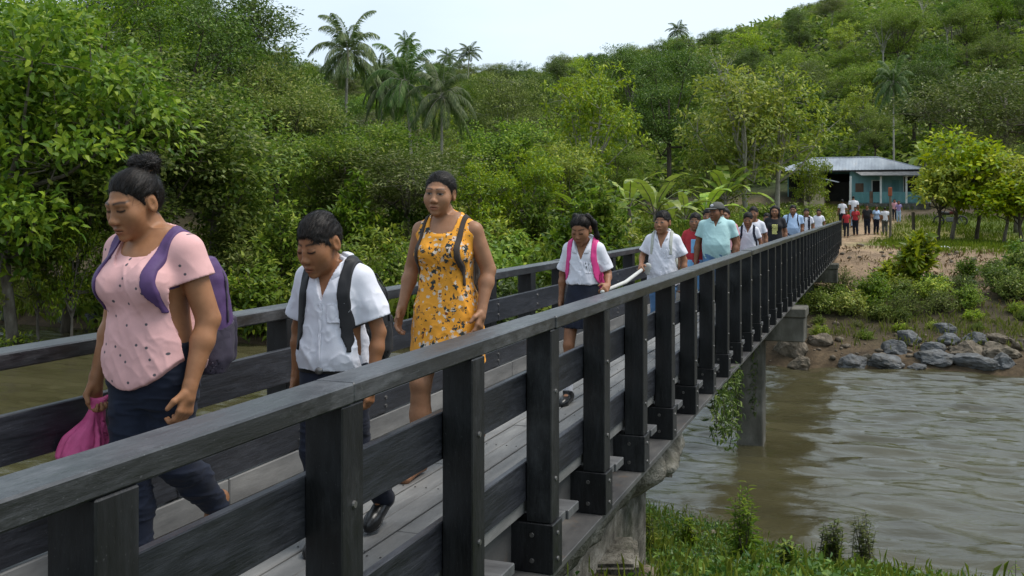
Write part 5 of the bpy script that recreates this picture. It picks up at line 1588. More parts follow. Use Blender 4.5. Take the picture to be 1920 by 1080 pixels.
def make_person(H, build, pose, head, wear, res, label, loc, rz=0.0, skin=(.30, .155, .085), group=None, hair='short', detail=2, seed=1, face=True):
    """pose: dict of joints in metres for a 1.6 m figure facing -Y; scaled by H"""
    u = H / 1.6; P = Person(); P.u = u; P.H = H
    root = empty("person", loc, rz); tag(root, label, "person", group); P.root = root
    sl = pose.get('slim', 1.0)
    tor = [tuple(v * u * (sl if i in (3, 4) else 1) for i, v in enumerate(row)) for row in TORSO[build]]
    hs = head.get('size', .222) / .22          # head scale
    R = rotm(head.get('pitch', 0), 0, 0); R = rotm(0, 0, head.get('yaw', 0)) @ rotm(0, head.get('roll', 0), 0) @ R
    top = H - .11 * hs + head.get('dz', 0)
    hc = np.array([head.get('x', 0), head.get('y', -.025) * u, top])
    def hl(*p): return hc + R @ (np.array(p) * hs)
    P.hl = hl; P.hc = hc; P.R = R; P.hs = hs
    g = lambda k: np.array(pose[k], float) * u
    J = {}
    sh = SHO[build] * sl
    J['shL'] = np.array(pose.get('shL', (sh, .008, 1.285))) * u; J['shR'] = np.array(pose.get('shR', (-sh, .008, 1.285))) * u
    for k in ('elL', 'wrL', 'elR', 'wrR', 'hipL', 'knL', 'anL', 'hipR', 'knR', 'anR'): J[k] = g(k)
    P.J = J
    a0, a1, a2, a3 = [x * u for x in ARMR[build]]; l0, l1, l2, l3 = [x * u for x in LEGR[build]]
    # ------------------------------------------------ the body
    S = SDF(); S.loft(tor, .03)
    nk = NECKR[build] * u
    S.cone((0, .022 * u, 1.33 * u), hl(0, .028, -.062), nk * 1.12, nk * .93 * min(1, hs), .035 * u)
    for sd in ('L', 'R'):
        sx = 1 if sd == 'L' else -1
        S.cone(np.array([sx * .06 * u, .02 * u, 1.335 * u]), J['sh' + sd] - [0, 0, .004], .040 * u, a0 * .9, .04 * u)
        S.cone(J['sh' + sd], J['el' + sd], a0, a1, .02 * u); 
        mid = J['el' + sd] * .68 + J['wr' + sd] * .32
        S.cone(J['el' + sd], mid, a1 * .93, a2, .012 * u); S.cone(mid, J['wr' + sd], a2, a3 * .92, .02 * u)
        S.cone(J['hip' + sd], J['kn' + sd], l0, l1, .03 * u); S.cone(J['kn' + sd], J['kn' + sd] * .6 + J['an' + sd] * .4 + np.array([0, .012 * u, 0]), l1 * .9, l2, .02 * u)
        S.cone(J['kn' + sd] * .6 + J['an' + sd] * .4 + np.array([0, .012 * u, 0]), J['an' + sd], l2, l3, .02 * u)
        fd = unit(np.array(pose.get('ft' + sd, (0, -1, -.15)), float)); J['toe' + sd] = J['an' + sd] + fd * .15 * u + np.array([0, 0, -.035 * u]); fu = np.array([0, 0, 1.])
        heel = J['an' + sd] - fd * .05 * u - np.array([0, 0, .045 * u]) * (1 if fd[2] > -.5 else .3); J['heel' + sd] = heel
        S.cone(J['an' + sd], heel, l3 * .85, .030 * u, .02); S.cone(J['an' + sd] - [0, 0, .01 * u], J['toe' + sd], l3 * .85, .026 * u, .02); S.cone(heel, J['toe' + sd], .028 * u, .026 * u, .02)
        hd = unit(J['wr' + sd] - mid) if ('hd' + sd) not in pose else unit(np.array(pose['hd' + sd], float))
        hn = np.array(pose.get('hn' + sd, (sx, 0, 0)), float)
        J['grip' + sd] = add_hand(S, J['wr' + sd], hd, hn, pose.get('th' + sd, (0, -1, 0)), u * pose.get('hand', 1.0) * (1.05 if build != 'child' else .98), pose.get('curl' + sd, .45))
    if build in ('stout', 'woman'):
        b = 1.02 if build == 'stout' else .82
        for sx in (-1, 1): S.ell((sx * .078 * u, -.088 * u * (b * .3 + .7), 1.165 * u), (.074 * u * b, .078 * u * b, .072 * u * b), .035 * u)
    # head
    def E(c, r, k=.012, op='u'): S.ell(hl(*c), np.array(r) * hs, k * hs, op, R)
    def Cn(a, b, ra, rb, k=.01, op='u'): S.cone(hl(*a), hl(*b), ra * hs, rb * hs, k * hs, op)
    E((0, .018, .022), (.074, .092, .088)); E((0, -.030, -.032), (.060, .058, .078), .03); E((0, -.036, -.068), (.047, .048, .040), .03)
    kid = 1 if build == 'child' else 0
    if face:
        for sx in (-1, 1):
            E((sx * .036, -.056 + .006 * kid, -.028), (.028 - .003 * kid, .026, .028), .035)
            if build != 'child': Cn((sx * .012, -.081, .025), (sx * .044, -.069, .021), .009, .008, .018)
            E((sx * .0305, -.099, .005), (.0165, .013, .009), .014, 's')
            E((sx * .0305, -.0735, .0035), (.0140, .0120, .0105), .007)
            E((sx * .0115, -.097 + .004 * kid, -.036 + .002 * kid), (.0088 - .0015 * kid, .010, .0072), .009)
            E((sx * .0745, .016, -.008), (.0085, .021, .032), .008); E((sx * .083, .010, -.005), (.006, .010, .017), .006, 's')
        Cn((0, -.084, .008 - .006 * kid), (0, -.104 + .006 * kid, -.028 + .003 * kid), .0065, .0095 - .0015 * kid, .016); E((0, -.1055 + .006 * kid, -.032 + .003 * kid), (.0110 - .0015 * kid, .0095, .0085), .012)
        Cn((-.019, -.086, -.063), (.019, -.086, -.063), .0062, .0062, .010); E((0, -.094, -.0615), (.013, .007, .0055), .010)
        Cn((-.016, -.085, -.0735), (.016, -.085, -.0735), .0068, .0068, .010); E((0, -.092, -.0745), (.014, .007, .0062), .010)
        E((0, -.099, -.0682), (.026, .0075, .0016), .004, 's')
        E((0, -.078, -.098), (.019, .017, .014), .018)
    fl = head.get('fine', None)
    fine = (hc - np.array([.10, .13, .13]) * hs, hc + np.array([.10, .13, .13]) * hs, fl) if fl else None
    S.grid(res, fine)
    sk = np.array(skin, float)
    eye_open = head.get('eyes', .0062)
    def bodycol(V):
        c = np.broadcast_to(sk, (len(V), 3)).copy()
        c *= (1 + .10 * fbm(V[:, 0] * 9, V[:, 1] * 9, V[:, 2] * 9, seed, 3))[:, None]
        if not face: return np.clip(c, .01, 1)
        q = ((V - hc) @ R) / hs
        f = q[:, 1] < -.05; ax_ = np.abs(q[:, 0])
        def m(w, colr, a=1.0):
            w = np.clip(w, 0, 1) * a
            c[:] = c * (1 - w[:, None]) + np.array(colr) * w[:, None]
        near = f & (np.abs(q[:, 2]) < .12) & (ax_ < .075)
        lip = np.exp(-(np.maximum(0, ((q[:, 0] / .024) ** 2 + ((q[:, 2] + .0685) / .0125) ** 2) - .75) * 5)) * near * (q[:, 1] < -.075)
        m(lip, sk * np.array([.82, .58, .62]) * head.get('lip', 1.0), .75)
        m(np.exp(-((q[:, 2] + .0682) / .0017) ** 2) * (ax_ < .022) * near, sk * .22, .9)
        for hx in (.0305,):
            dx = ax_ - hx; dz = q[:, 2] - .004
            m(np.exp(-((dx / .021) ** 2 + (dz / .014) ** 2) ** 2) * near, sk * .62, .55)  # shading round the lids and sockets painted into the skin colour
            if eye_open < .0035:      # lowered lids: only the lash line shows
                m(np.exp(-((dz + .0045 - 10 * dx ** 2) / .0040) ** 2) * (np.abs(dx) < .0165) * near, (.010, .008, .008), 1.0)
                m(np.exp(-((dz - .009 - 4 * dx ** 2) / .0022) ** 2) * (np.abs(dx) < .016) * near, sk * .45, .6)  # shadow of the lid fold painted into the skin colour
                bz = .0225 + .004 * np.cos(dx * 60)
                m(np.exp(-((dz - bz) / .0044) ** 2) * np.clip((.025 - np.abs(dx)) / .006, 0, 1) * near, (.012, .009, .008), .92)
                continue
            al = (dx / .0150) ** 2 + (dz / eye_open) ** 2 * (1 + .0 * dx)
            m((al < 1) * near * 1.0, (.24, .21, .19))
            m(((dx + head.get('gaze', 0) * np.sign(q[:, 0])) ** 2 + (dz - .0006) ** 2 < .0076 ** 2) * (al < 1.05) * near * 1.0, (.012, .008, .006))
            m(np.exp(-((dz - (eye_open * .92 - 9 * dx ** 2)) / .0022) ** 2) * (np.abs(dx) < .0175) * near, (.012, .010, .010), .95)
            bz = .0225 + .004 * np.cos(dx * 60)
            m(np.exp(-((dz - bz) / .0042) ** 2) * np.clip((.024 - np.abs(dx)) / .006, 0, 1) * near, (.014, .011, .010), .85)
        m(np.exp(-(((ax_ - .0085) / .0042) ** 2 + ((q[:, 2] + .0415) / .003) ** 2)) * near * (q[:, 1] < -.09), sk * .2, .85)
        hx_, hz_ = HAIRLINE['short' if hair == 'short' else 'cap' if hair == 'cap' else 'pull']
        ins = q[:, 2] - np.interp(q[:, 1], hx_, hz_) + np.where(q[:, 1] < -.05, .35 * np.clip(ax_ - .025, 0, 1), 0) + vnoise(q[:, 0] * 140, q[:, 1] * 60, q[:, 2] * 40, seed + 5) * .004
        m(np.clip((ins + .013 + vnoise(q[:, 0] * 320, q[:, 1] * 120, q[:, 2] * 60, seed + 6) * .004) / .017, 0, 1) ** 1.6 * (q[:, 2] > -.10) * ~((np.abs(q[:, 0]) > .0665) & (q[:, 1] > -.012) & (q[:, 1] < .042) & (q[:, 2] < .030)), (.010, .008, .007))
        return np.clip(c, .006, 1)
    P.body = sdf_obj("body", S.F, S.ax, M_SKIN, root, col=bodycol)
    # ------------------------------------------------ hair
    Sr = S; hres = fl or res
    thick = head.get('hair_t', .010)
    S = SDF()          # the skull the hair grows on, slightly padded so the grid is large enough
    E((0, .018, .022), (.074, .092, .088)); E((0, -.030, -.032), (.058, .058, .078), .03)
    HS = S; HS.grid(hres, pad=.05)
    q = np.stack(np.broadcast_arrays(HS.X - hc[0], HS.Y - hc[1], HS.Z - hc[2]), -1) @ R / hs
    hlx, hlz = HAIRLINE['short' if hair == 'short' else 'cap' if hair == 'cap' else 'pull']
    low = np.interp(q[..., 1], hlx, hlz) + fbm(q[..., 0] * 70, q[..., 1] * 40, 0 * q[..., 2], seed + 3, 3) * (.0055 if hair == 'short' else .003)
    low = low - np.where(q[..., 1] < -.05, .35 * np.clip(np.abs(q[..., 0]) - .025, 0, 1), 0)
    low = low + .05 * ((np.abs(q[..., 0]) > .070) & (q[..., 1] > -.010) & (q[..., 1] < .038) & (q[..., 2] < .026))
    ins = q[..., 2] - low                       # how far inside the hairline
    if hair == 'short':     # clipped sides, fuller on top
        th = (.18 + .82 * np.clip((q[..., 2] - .055) / .05, 0, 1)) * thick * np.clip(ins / .010, 0, 1) ** .6 + .0016 * np.clip(ins / .006, 0, 1)
        th = th + .002 * np.exp(-((q[..., 1] + .075) / .02) ** 2) * np.clip(ins / .004, 0, 1)
    else:
        th = thick * np.clip(ins / .050, 0, 1) ** .8 + .0010 * np.clip(ins / .006, 0, 1)
    if hair == 'pigtails': th = th * np.where((q[..., 2] > .04) & (q[..., 1] < .06), np.clip((np.abs(q[..., 0]) - .0008) / .003, -.2, 1), 1)
    F = HS.F - (th - .003 * (ins < 0)) * hs
    F = np.maximum(F, (-.002 - ins) * hs)
    S = SDF()
    if hair == 'long':
        for k in range(7):
            x = (k - 3) * .024; Cn((x, .045 - abs(x) * .3, .05), (x * 1.25, .085 - abs(x) * .25, -.20), .030, .022, .02)
        for sx in (-1, 1): Cn((sx * .066, .0, .04), (sx * .086, -.02, -.19), .022, .016, .02)
    if hair == 'bun':
        E((.004, .084, .092), (.046, .042, .032), .012); E((.018, .094, .116), (.044, .040, .034), .010); E((-.022, .080, .124), (.034, .030, .026), .008)
    if hair == 'tied': E((0, .105, -.01), (.026, .030, .034), .02); Cn((0, .118, -.015), (0, .125, -.15), .022, .012, .02)
    if hair == 'pigtails':
        for sx in (-1, 1):
            E((sx * .048, .045, .094), (.020, .020, .020), .015); Cn((sx * .055, .055, .10), (sx * .088, .070, .02), .018, .024, .015)
            Cn((sx * .088, .070, .02), (sx * .098, .062, -.085), .024, .019, .02); Cn((sx * .098, .062, -.085), (sx * .096, .045, -.165), .019, .006, .02)
    TAIL = S if S.pr else None
    S = Sr
    def strands(V):
        w = ((V - hc) @ R) / hs
        a = np.arctan2(w[:, 0], w[:, 2] + .03)
        if hair == 'short': return (vnoise(w[:, 0] * 190 + w[:, 1] * 40, w[:, 1] * 34, w[:, 2] * 60, seed + 9) * .0022 + vnoise(w[:, 0] * 110 + w[:, 1] * 35, w[:, 1] * 28, w[:, 2] * 50, seed + 12) * .0018) * hs
        return (vnoise(a * 45, w[:, 1] * 8, w[:, 2] * 4, seed + 9) * .0011 + vnoise(a * 16, w[:, 1] * 9, w[:, 2] * 5, seed + 12) * .0013) * hs
    sdf_obj("hair", F.astype(np.float32), HS.ax, M_HAIR, root, fold=strands)
    if fl:
        Vh, Qh = sdf_obj.last
        nst = int(7000 * min(1, (.0035 / fl) ** 1.5))
        if hair in ('short', 'cap'):
            def tgt(p):
                w = ((p - hc) @ R) / hs
                side = np.clip((.05 - w[:, 2]) / .05, 0, 1)[:, None]
                return (np.array([.25, -1.0, -.1]) * (1 - side) + np.array([0, -.2, -1.0]) * side) @ R.T
            strand_obj(Vh, Qh, root, nst, tgt, .018, .36, .0007, seed, hs, .3)
        else:
            ends_h = {'bun': [hl(.004, .084, .092)], 'tied': [hl(0, .105, -.01)], 'pigtails': [hl(.05, .045, .094), hl(-.05, .045, .094)], 'long': [hl(.09, .05, -.2), hl(-.09, .05, -.2)]}[hair]
            def tgt(p):
                D = np.stack([e - p for e in ends_h]); i = np.argmin(np.linalg.norm(D, axis=2), 0)
                return unit(D[i, np.arange(len(p))])
            strand_obj(Vh, Qh, root, nst, tgt, .040, .025, .0007, seed, hs)
    if TAIL is not None:
        TAIL.grid(hres)
        sdf_obj("pinned_hair" if hair == 'bun' else "loose_hair", TAIL.F, TAIL.ax, M_HAIR, root, fold=lambda V: vnoise(V[:, 0] * 160, V[:, 1] * 160, V[:, 2] * (160 if hair == 'bun' else 14), seed + 4) * .0025)
        if fl:
            Vh, Qh = sdf_obj.last; ctr = Vh.mean(0)
            strand_obj(Vh, Qh, root, nst // 3, (lambda p: np.cross(p - ctr, R @ np.array([.2, .5, 1.0]))) if hair == 'bun' else (lambda p: np.tile(np.array([0, .05, -1.0]), (len(p), 1))), .022 if hair == 'bun' else .035, .03, .0008, seed + 2, hs)
    if hair == 'pigtails':
        for sx in (-1, 1):
            B = SDF(); B.ell(hl(sx * .052, .048, .100), np.array([.018, .018, .012]) * hs, .005, 'u', R); B.grid(hres); sdf_obj("hair_band", B.F, B.ax, cloth("red_hair_band", (.5, .06, .05)), root)
    if hair == 'bun':
        B = SDF(); B.ell(hl(.004, .082, .094), np.array([.048, .045, .007]) * hs, .005, 'u', R); B.grid(hres); sdf_obj("hair_band", B.F, B.ax, cloth("brown_hair_band", (.20, .10, .05)), root)
    # ------------------------------------------------ clothes
    P.layers = {}
    for w in wear:
        t = w['type']
        if t in ('shirt', 'dress'):
            e = w.get('ease', .014) * u; hem = w['hem'] * u
            C = SDF()
            tt = []
            prof = w.get('prof', {})
            for (z, cx, cy, rx, ry) in tor:
                ex = e + np.interp(z / u, *w['flare']) * u if 'flare' in w else e
                tt.append((z, cx, cy, rx + ex, ry + ex))
            if t == 'dress':
                tt = [r_ for r_ in tt if r_[0] > 1.0 * u]
                tt = [tuple(v * u for v in r_) for r_ in w['skirt']] + tt
            else:
                tt = [r_ for r_ in tt if r_[0] >= hem - .12 * u]
            pl = None
            if t == 'dress':
                ph = np.random.RandomState(seed).uniform(0, 6, 4)
                pl = lambda th, Z: (.035 * np.sin(th * 5 + ph[0] + Z * 2) + .025 * np.sin(th * 9 + ph[1] - Z * 3)) * np.clip((.98 * u - Z) / (.45 * u), 0, 1)
            C.loft(tt, .03, 'u', pl)
            if build in ('stout', 'woman'):
                b = 1.02 if build == 'stout' else .82
                for sx in (-1, 1): C.ell((sx * .078 * u, -.088 * u * (b * .3 + .7), 1.165 * u), (.074 * u * b + e * .7, .078 * u * b + e * .7, .072 * u * b + e * .7), .05 * u)
            C.cone((0, .022 * u, 1.33 * u), hl(0, .028, -.062) * .45 + np.array([0, .022 * u, 1.33 * u]) * .55, nk * 1.12 + e * .5, nk * 1.0 + e * .5, .035 * u)
            ends = []
            for sd in ('L', 'R'):
                sx = 1 if sd == 'L' else -1
                C.cone(np.array([sx * .06 * u, .02 * u, 1.335 * u]), J['sh' + sd] - [0, 0, .004], .040 * u + e * .5, a0 * .9 + e * .55, .04 * u)
                f = w.get('sleeve', .6)
                if f > 0:
                    en = J['sh' + sd] * (1 - f) + J['el' + sd] * f; r1 = (a0 + (a1 - a0) * f)
                    fl_ = w.get('cuff', .018) * u
                    C.cone(J['sh' + sd], en, a0 + e * .8, r1 + fl_, .03 * u); ends.append((J['sh' + sd], en, r1 + fl_, sd))
            C.grid(w.get('res', res))
            X, Y, Z = C.X, C.Y, C.Z
            F = C.F
            for (s0, en, rr, sd) in ends:        # cut the sleeve square and hollow its mouth
                dv = unit(en - s0); pr_ = (X - en[0]) * dv[0] + (Y - en[1]) * dv[1] + (Z - en[2]) * dv[2]
                rad = np.sqrt(np.maximum((X - en[0]) ** 2 + (Y - en[1]) ** 2 + (Z - en[2]) ** 2 - pr_ ** 2, 0))
                cutm = (rad < rr * 1.6) & (pr_ > -.06 * u)
                F = np.where(cutm, np.maximum(F, pr_), F)
                if w.get('res', res) < .0085: F = np.where(cutm, np.maximum(F, np.minimum(pr_ + .022 * u, (rr - .014) - rad)), F)
                sxv = 1 if sd == 'L' else -1
            if w.get('sleeve', .6) <= 0:
                for sd in ('L', 'R'):
                    sx = 1 if sd == 'L' else -1
                    F = np.maximum(F, (sx * X - w.get('arm_cut', .150) * u) - np.clip((1.27 * u - Z) * 1.2, -.02 * u, .3))
            if t == 'shirt':
                F = np.maximum(F, hem + w.get('hemcurve', 0) * u * (X / (.18 * u)) ** 2 - Z)
            else: F = np.maximum(F, hem - Z)
            # hollow hem
            if w.get('open_hem', True):
                F = np.maximum(F, np.minimum(hem + .03 * u - Z, -(F + .014)))
            P.shirt = C; P.F0 = F.copy()
            nx, nyy = X, Y - .015 * u
            rn = np.sqrt(nx ** 2 + nyy ** 2)
            nk_t = w.get('neck', 'crew')
            if nk_t == 'crew':
                zl = (w.get('nz', 1.335) + (Y / u + .02) * w.get('nslope', .55)) * u
                pit = np.maximum(np.sqrt((X / (w.get('nw', .088) * u)) ** 2 + ((Y - .0 * u) / (w.get('nd', .105) * u)) ** 2) - 1, -1) * .09 * u
                pit = np.maximum(pit, zl - Z)
                F = np.maximum(F, -pit)
            else:
                zv = w.get('vz', 1.20) * u
                wv = np.clip((Z - zv) / (.13 * u), 0, 1.6) * .046 * u
                pit = np.where(Y < -.02 * u, np.abs(X) - wv, BIG)
                pit = np.minimum(pit, np.where(Z > 1.33 * u, rn - (nk + .006 * u), BIG))
                F = np.maximum(F, -pit)
            amp = w.get('fold', .006) * u
            def fold(V, amp=amp, sd_=seed, tt_=t, ends_=list(ends)):
                x, y, z = V[:, 0] / u, V[:, 1] / u, V[:, 2] / u
                a = 1 - np.abs(fbm(x * 7 + z * 3, y * 7, z * 5 + x * 5, sd_ + 30, 2))
                b_ = fbm(x * 3 + z * 2, y * 4, z * 6, sd_ + 40, 2)
                low_ = np.clip((1.30 - z) / .14, .08, 1)
                for (s0, en, rr, sd) in ends_:
                    dv = unit(en - s0); pr_ = (V - en) @ dv
                    low_ = low_ * np.where(np.linalg.norm(V - en - pr_[:, None] * dv, axis=1) < rr * 1.5, np.clip(-pr_ / (.05 * u), 0, 1), 1)
                fine_ = (1 - np.abs(fbm(x * 16 + z * 9, y * 14, z * 12 - x * 9, sd_ + 50, 2))) ** 4 - .3
                return amp * low_ * ((a ** 3 - .45) * 1.1 + b_ * .55 + fine_ * .38)
            o = sdf_obj(w.get('name', t), F.astype(np.float32), C.ax, w['mat'], root, fold=fold)
            # trims laid on the cloth: collar, placket, pocket, buttons
            if w.get('collar'):
                cw = w.get('collar')
                zv = w.get('vz', 1.20) * u
                Fc = P.F0 - .014 * u
                slope = np.clip((Z - zv + .01 * u) / (.13 * u), 0, 1.6) * .046 * u + .002
                fr = np.clip(-(Y + .02 * u) / (.06 * u), 0, 1)
                region = np.maximum(rn - (.088 + .038 * fr) * u, (1.300 - .052 * fr) * u - Z)
                region = np.maximum(region, np.where(Y < -.01 * u, slope - np.abs(X), -BIG))
                region = np.maximum(region, np.where(Y < -.01 * u, np.abs(X) - (.078 + (1.33 * u - Z) * .15) * u, -BIG))
                region = np.maximum(region, (nk + .007 * u) - rn)
                region = np.maximum(region, Z - 1.41 * u)
                Fcol = np.maximum(Fc, region)
                Fcol = np.maximum(Fcol, -(P.F0 + .004))
                sdf_obj("collar", Fcol.astype(np.float32), C.ax, w['mat'], root)
            if w.get('pocket') and detail > 1:
                pk = np.maximum(np.maximum(np.abs(X - .070 * u) - .040 * u, np.abs(Z - 1.13 * u) - .050 * u), Y + .02 * u)
                Fp = np.maximum(np.maximum(P.F0 - .0036 * u, pk), -(P.F0 + .003))
                sdf_obj("pocket", Fp.astype(np.float32), C.ax, w['mat'], root, fold=fold)
                pk = np.maximum(np.maximum(np.abs(X) - .013 * u, np.maximum(Z - zv, hem + .0 - Z)), Y + .02 * u)
                Fp = np.maximum(np.maximum(P.F0 - .0034 * u, pk), -(P.F0 + .003))
                sdf_obj("placket", Fp.astype(np.float32), C.ax, w['mat'], root, fold=fold)
            if w.get('print'):      # a printed chest panel
                pk = np.maximum(np.maximum(np.abs(X - .01 * u) - .065 * u, np.abs(Z - 1.10 * u) - .11 * u), Y + .02 * u)
                Fp = np.maximum(np.maximum(P.F0 - .006 * u, pk), -(P.F0 + .003)); sdf_obj("shirt_print", Fp.astype(np.float32), C.ax, w['print'], root)
            if w.get('vest'):
                pk = np.maximum(.035 * u + np.clip((1.2 * u - Z), 0, 1) * .05 - np.abs(X), np.abs(X) - .13 * u)
                Fp = np.maximum(np.maximum(P.F0 - .008 * u, np.minimum(pk, .02 * u - Y)), -(P.F0 + .003)); sdf_obj("vest", np.maximum(Fp, Z - 1.35 * u).astype(np.float32), C.ax, w['vest'], root)
        elif t == 'trousers':
            e = w.get('ease', .010) * u; C = SDF(); wz = w.get('waist', .92) * u
            tt = [(z, cx, cy, rx + e, ry + e) for (z, cx, cy, rx, ry) in tor if z < wz + .09 * u]
            C.loft(tt, .02)
            hemf = w.get('len', 1.0)
            for sd in ('L', 'R'):
                C.cone(J['hip' + sd], J['kn' + sd], l0 + e, l1 + e * 1.1, .03 * u)
                en = J['kn' + sd] * (1 - hemf) + J['an' + sd] * hemf
                mid = J['kn' + sd] * .6 + J['an' + sd] * .4 + np.array([0, .012 * u, 0])
                if hemf > .4: C.cone(J['kn' + sd], mid, l1 + e * .9, l2 + e, .02); C.cone(mid, en, l2 + e, l3 + e * w.get('flare_leg', 1.3), .02)
            C.grid(res, zcut=(-.1, wz + .03))
            F = np.maximum(C.F, C.Z - wz)
            amp = w.get('fold', .005) * u
            def foldt(V, amp=amp):
                x, y, z = V[:, 0] / u, V[:, 1] / u, V[:, 2] / u
                return amp * ((1 - np.abs(fbm(x * 5, y * 5, z * 17, seed + 60, 3))) ** 3 - .4)
            sdf_obj(w.get('name', "trousers"), F.astype(np.float32), C.ax, w['mat'], root, fold=foldt)
            if w.get('belt'):
                Fb = np.maximum(np.maximum(C.F - .006, C.Z - wz + .004), wz - .038 * u - C.Z); sdf_obj("belt", Fb.astype(np.float32), C.ax, M_BELT, root)
                B = SDF(); B.ell((0, -.118 * u - e, wz - .02 * u), (.022 * u, .012, .018 * u)); B.grid(max(res * .7, .004)); sdf_obj("buckle", B.F, B.ax, M_BOLT, root)
        elif t == 'skirt':
            C = SDF(); n_ = w.get('pleats', 22)
            pl = lambda th, Z: np.clip((.93 * u - Z) / (.3 * u), 0, 1) * .055 * np.abs(np.sin(th * n_ / 2)) - .01
            C.loft([tuple(v * u for v in r_) for r_ in w['tab']], .02, 'u', pl); C.grid(w.get('res', res))
            sdf_obj("skirt", np.maximum(C.F, np.minimum(w['tab'][0][0] * u + .02 - C.Z, -(C.F + .014))).astype(np.float32), C.ax, w['mat'], root)
        elif t == 'shoes':
            for sd in ('L', 'R'):
                B = SDF(); fd = unit(J['toe' + sd] - J['heel' + sd]); up = unit(np.array([0, 0, 1.]) - fd * fd[2])
                h_, t_ = J['heel' + sd], J['toe' + sd]
                B.cone(h_ + up * .012 * u, t_ - fd * .02 * u, .040 * u, .040 * u, .02); B.cone(t_ - fd * .03 * u, t_ + fd * .012 * u, .041 * u, .030 * u, .02)
                B.cone(h_ + up * .01 * u, J['an' + sd] + up * .015 * u, .038 * u, .042 * u, .02)
                B.grid(min(res, .006)); w_ = (B.X - h_[0]) * up[0] + (B.Y - h_[1]) * up[1] + (B.Z - h_[2]) * up[2]
                sdf_obj("shoe", np.maximum(B.F, -.028 * u - w_).astype(np.float32), B.ax, w['mat'], root)
                sdf_obj("sole", np.maximum(np.maximum(B.F - .004, w_ + .016 * u), -.034 * u - w_).astype(np.float32), B.ax, w.get('sole', w['mat']), root)
        elif t == 'socks':
            for sd in ('L', 'R'):
                B = SDF(); m = J['kn' + sd] * .42 + J['an' + sd] * .58
                B.cone(m, J['an' + sd], l2 * 1.02 + .004, l3 + .006, .01); B.grid(min(res, .007)); sdf_obj("sock", B.F, B.ax, M_SOCK, root)
        elif t == 'cap':
            B = SDF(); S_ = B
            B.ell(hl(0, .016, .040), np.array([.088, .106, .088]) * hs, .01, 'u', R)
            B.grid(min(res, .006)); q = np.stack(np.broadcast_arrays(B.X - hc[0], B.Y - hc[1], B.Z - hc[2]), -1) @ R / hs
            F = np.maximum(B.F, ((.040 + .10 * 0 - q[..., 2]) * hs).astype(np.float32)); sdf_obj("cap", F, B.ax, w['mat'], root)
            B = SDF(); B.ell(hl(0, -.105, .040), np.array([.070, .085, .012]) * hs, .01, 'u', R); B.grid(min(res, .005)); sdf_obj("cap_brim", B.F, B.ax, w['mat'], root)
            B = SDF(); B.ell(hl(0, -.088, .082), np.array([.026, .010, .018]) * hs, .004, 'u', R); B.grid(min(res, .005)); sdf_obj("cap_badge", B.F, B.ax, M_WHITESHIRT, root)
    return P

def strap_obj(P, name, mat, parent, x0, w, zlow, sides=(-1, 1), t=.008, back=True, off=None, lower_drift=.25, ztaper=1.17):
    """shoulder straps laid over the shirt: a band of the offset cloth surface"""
    C = P.shirt; u = P.u; X, Y, Z = C.X, C.Y, C.Z
    for sx in sides:
        xc = x0 * u + np.clip((1.22 * u - Z), 0, 1) * lower_drift
        reg = np.abs(sx * X - xc) - w * u * (.5 - .34 * np.clip((ztaper * u - Z) / (.05 * u), 0, 1))
        reg = np.maximum(reg, zlow * u - Z)
        reg = np.maximum(reg, np.where(Z < 1.2 * u, Y - (.02 + (1.2 * u - Z) * .4) * u, -BIG))
        if not back: reg = np.maximum(reg, Y - .02 * u)
        F = np.maximum(np.maximum(P.F0 - t, reg), -(P.F0 + .018))
        sdf_obj(name, F.astype(np.float32), C.ax, mat, parent, off=off)

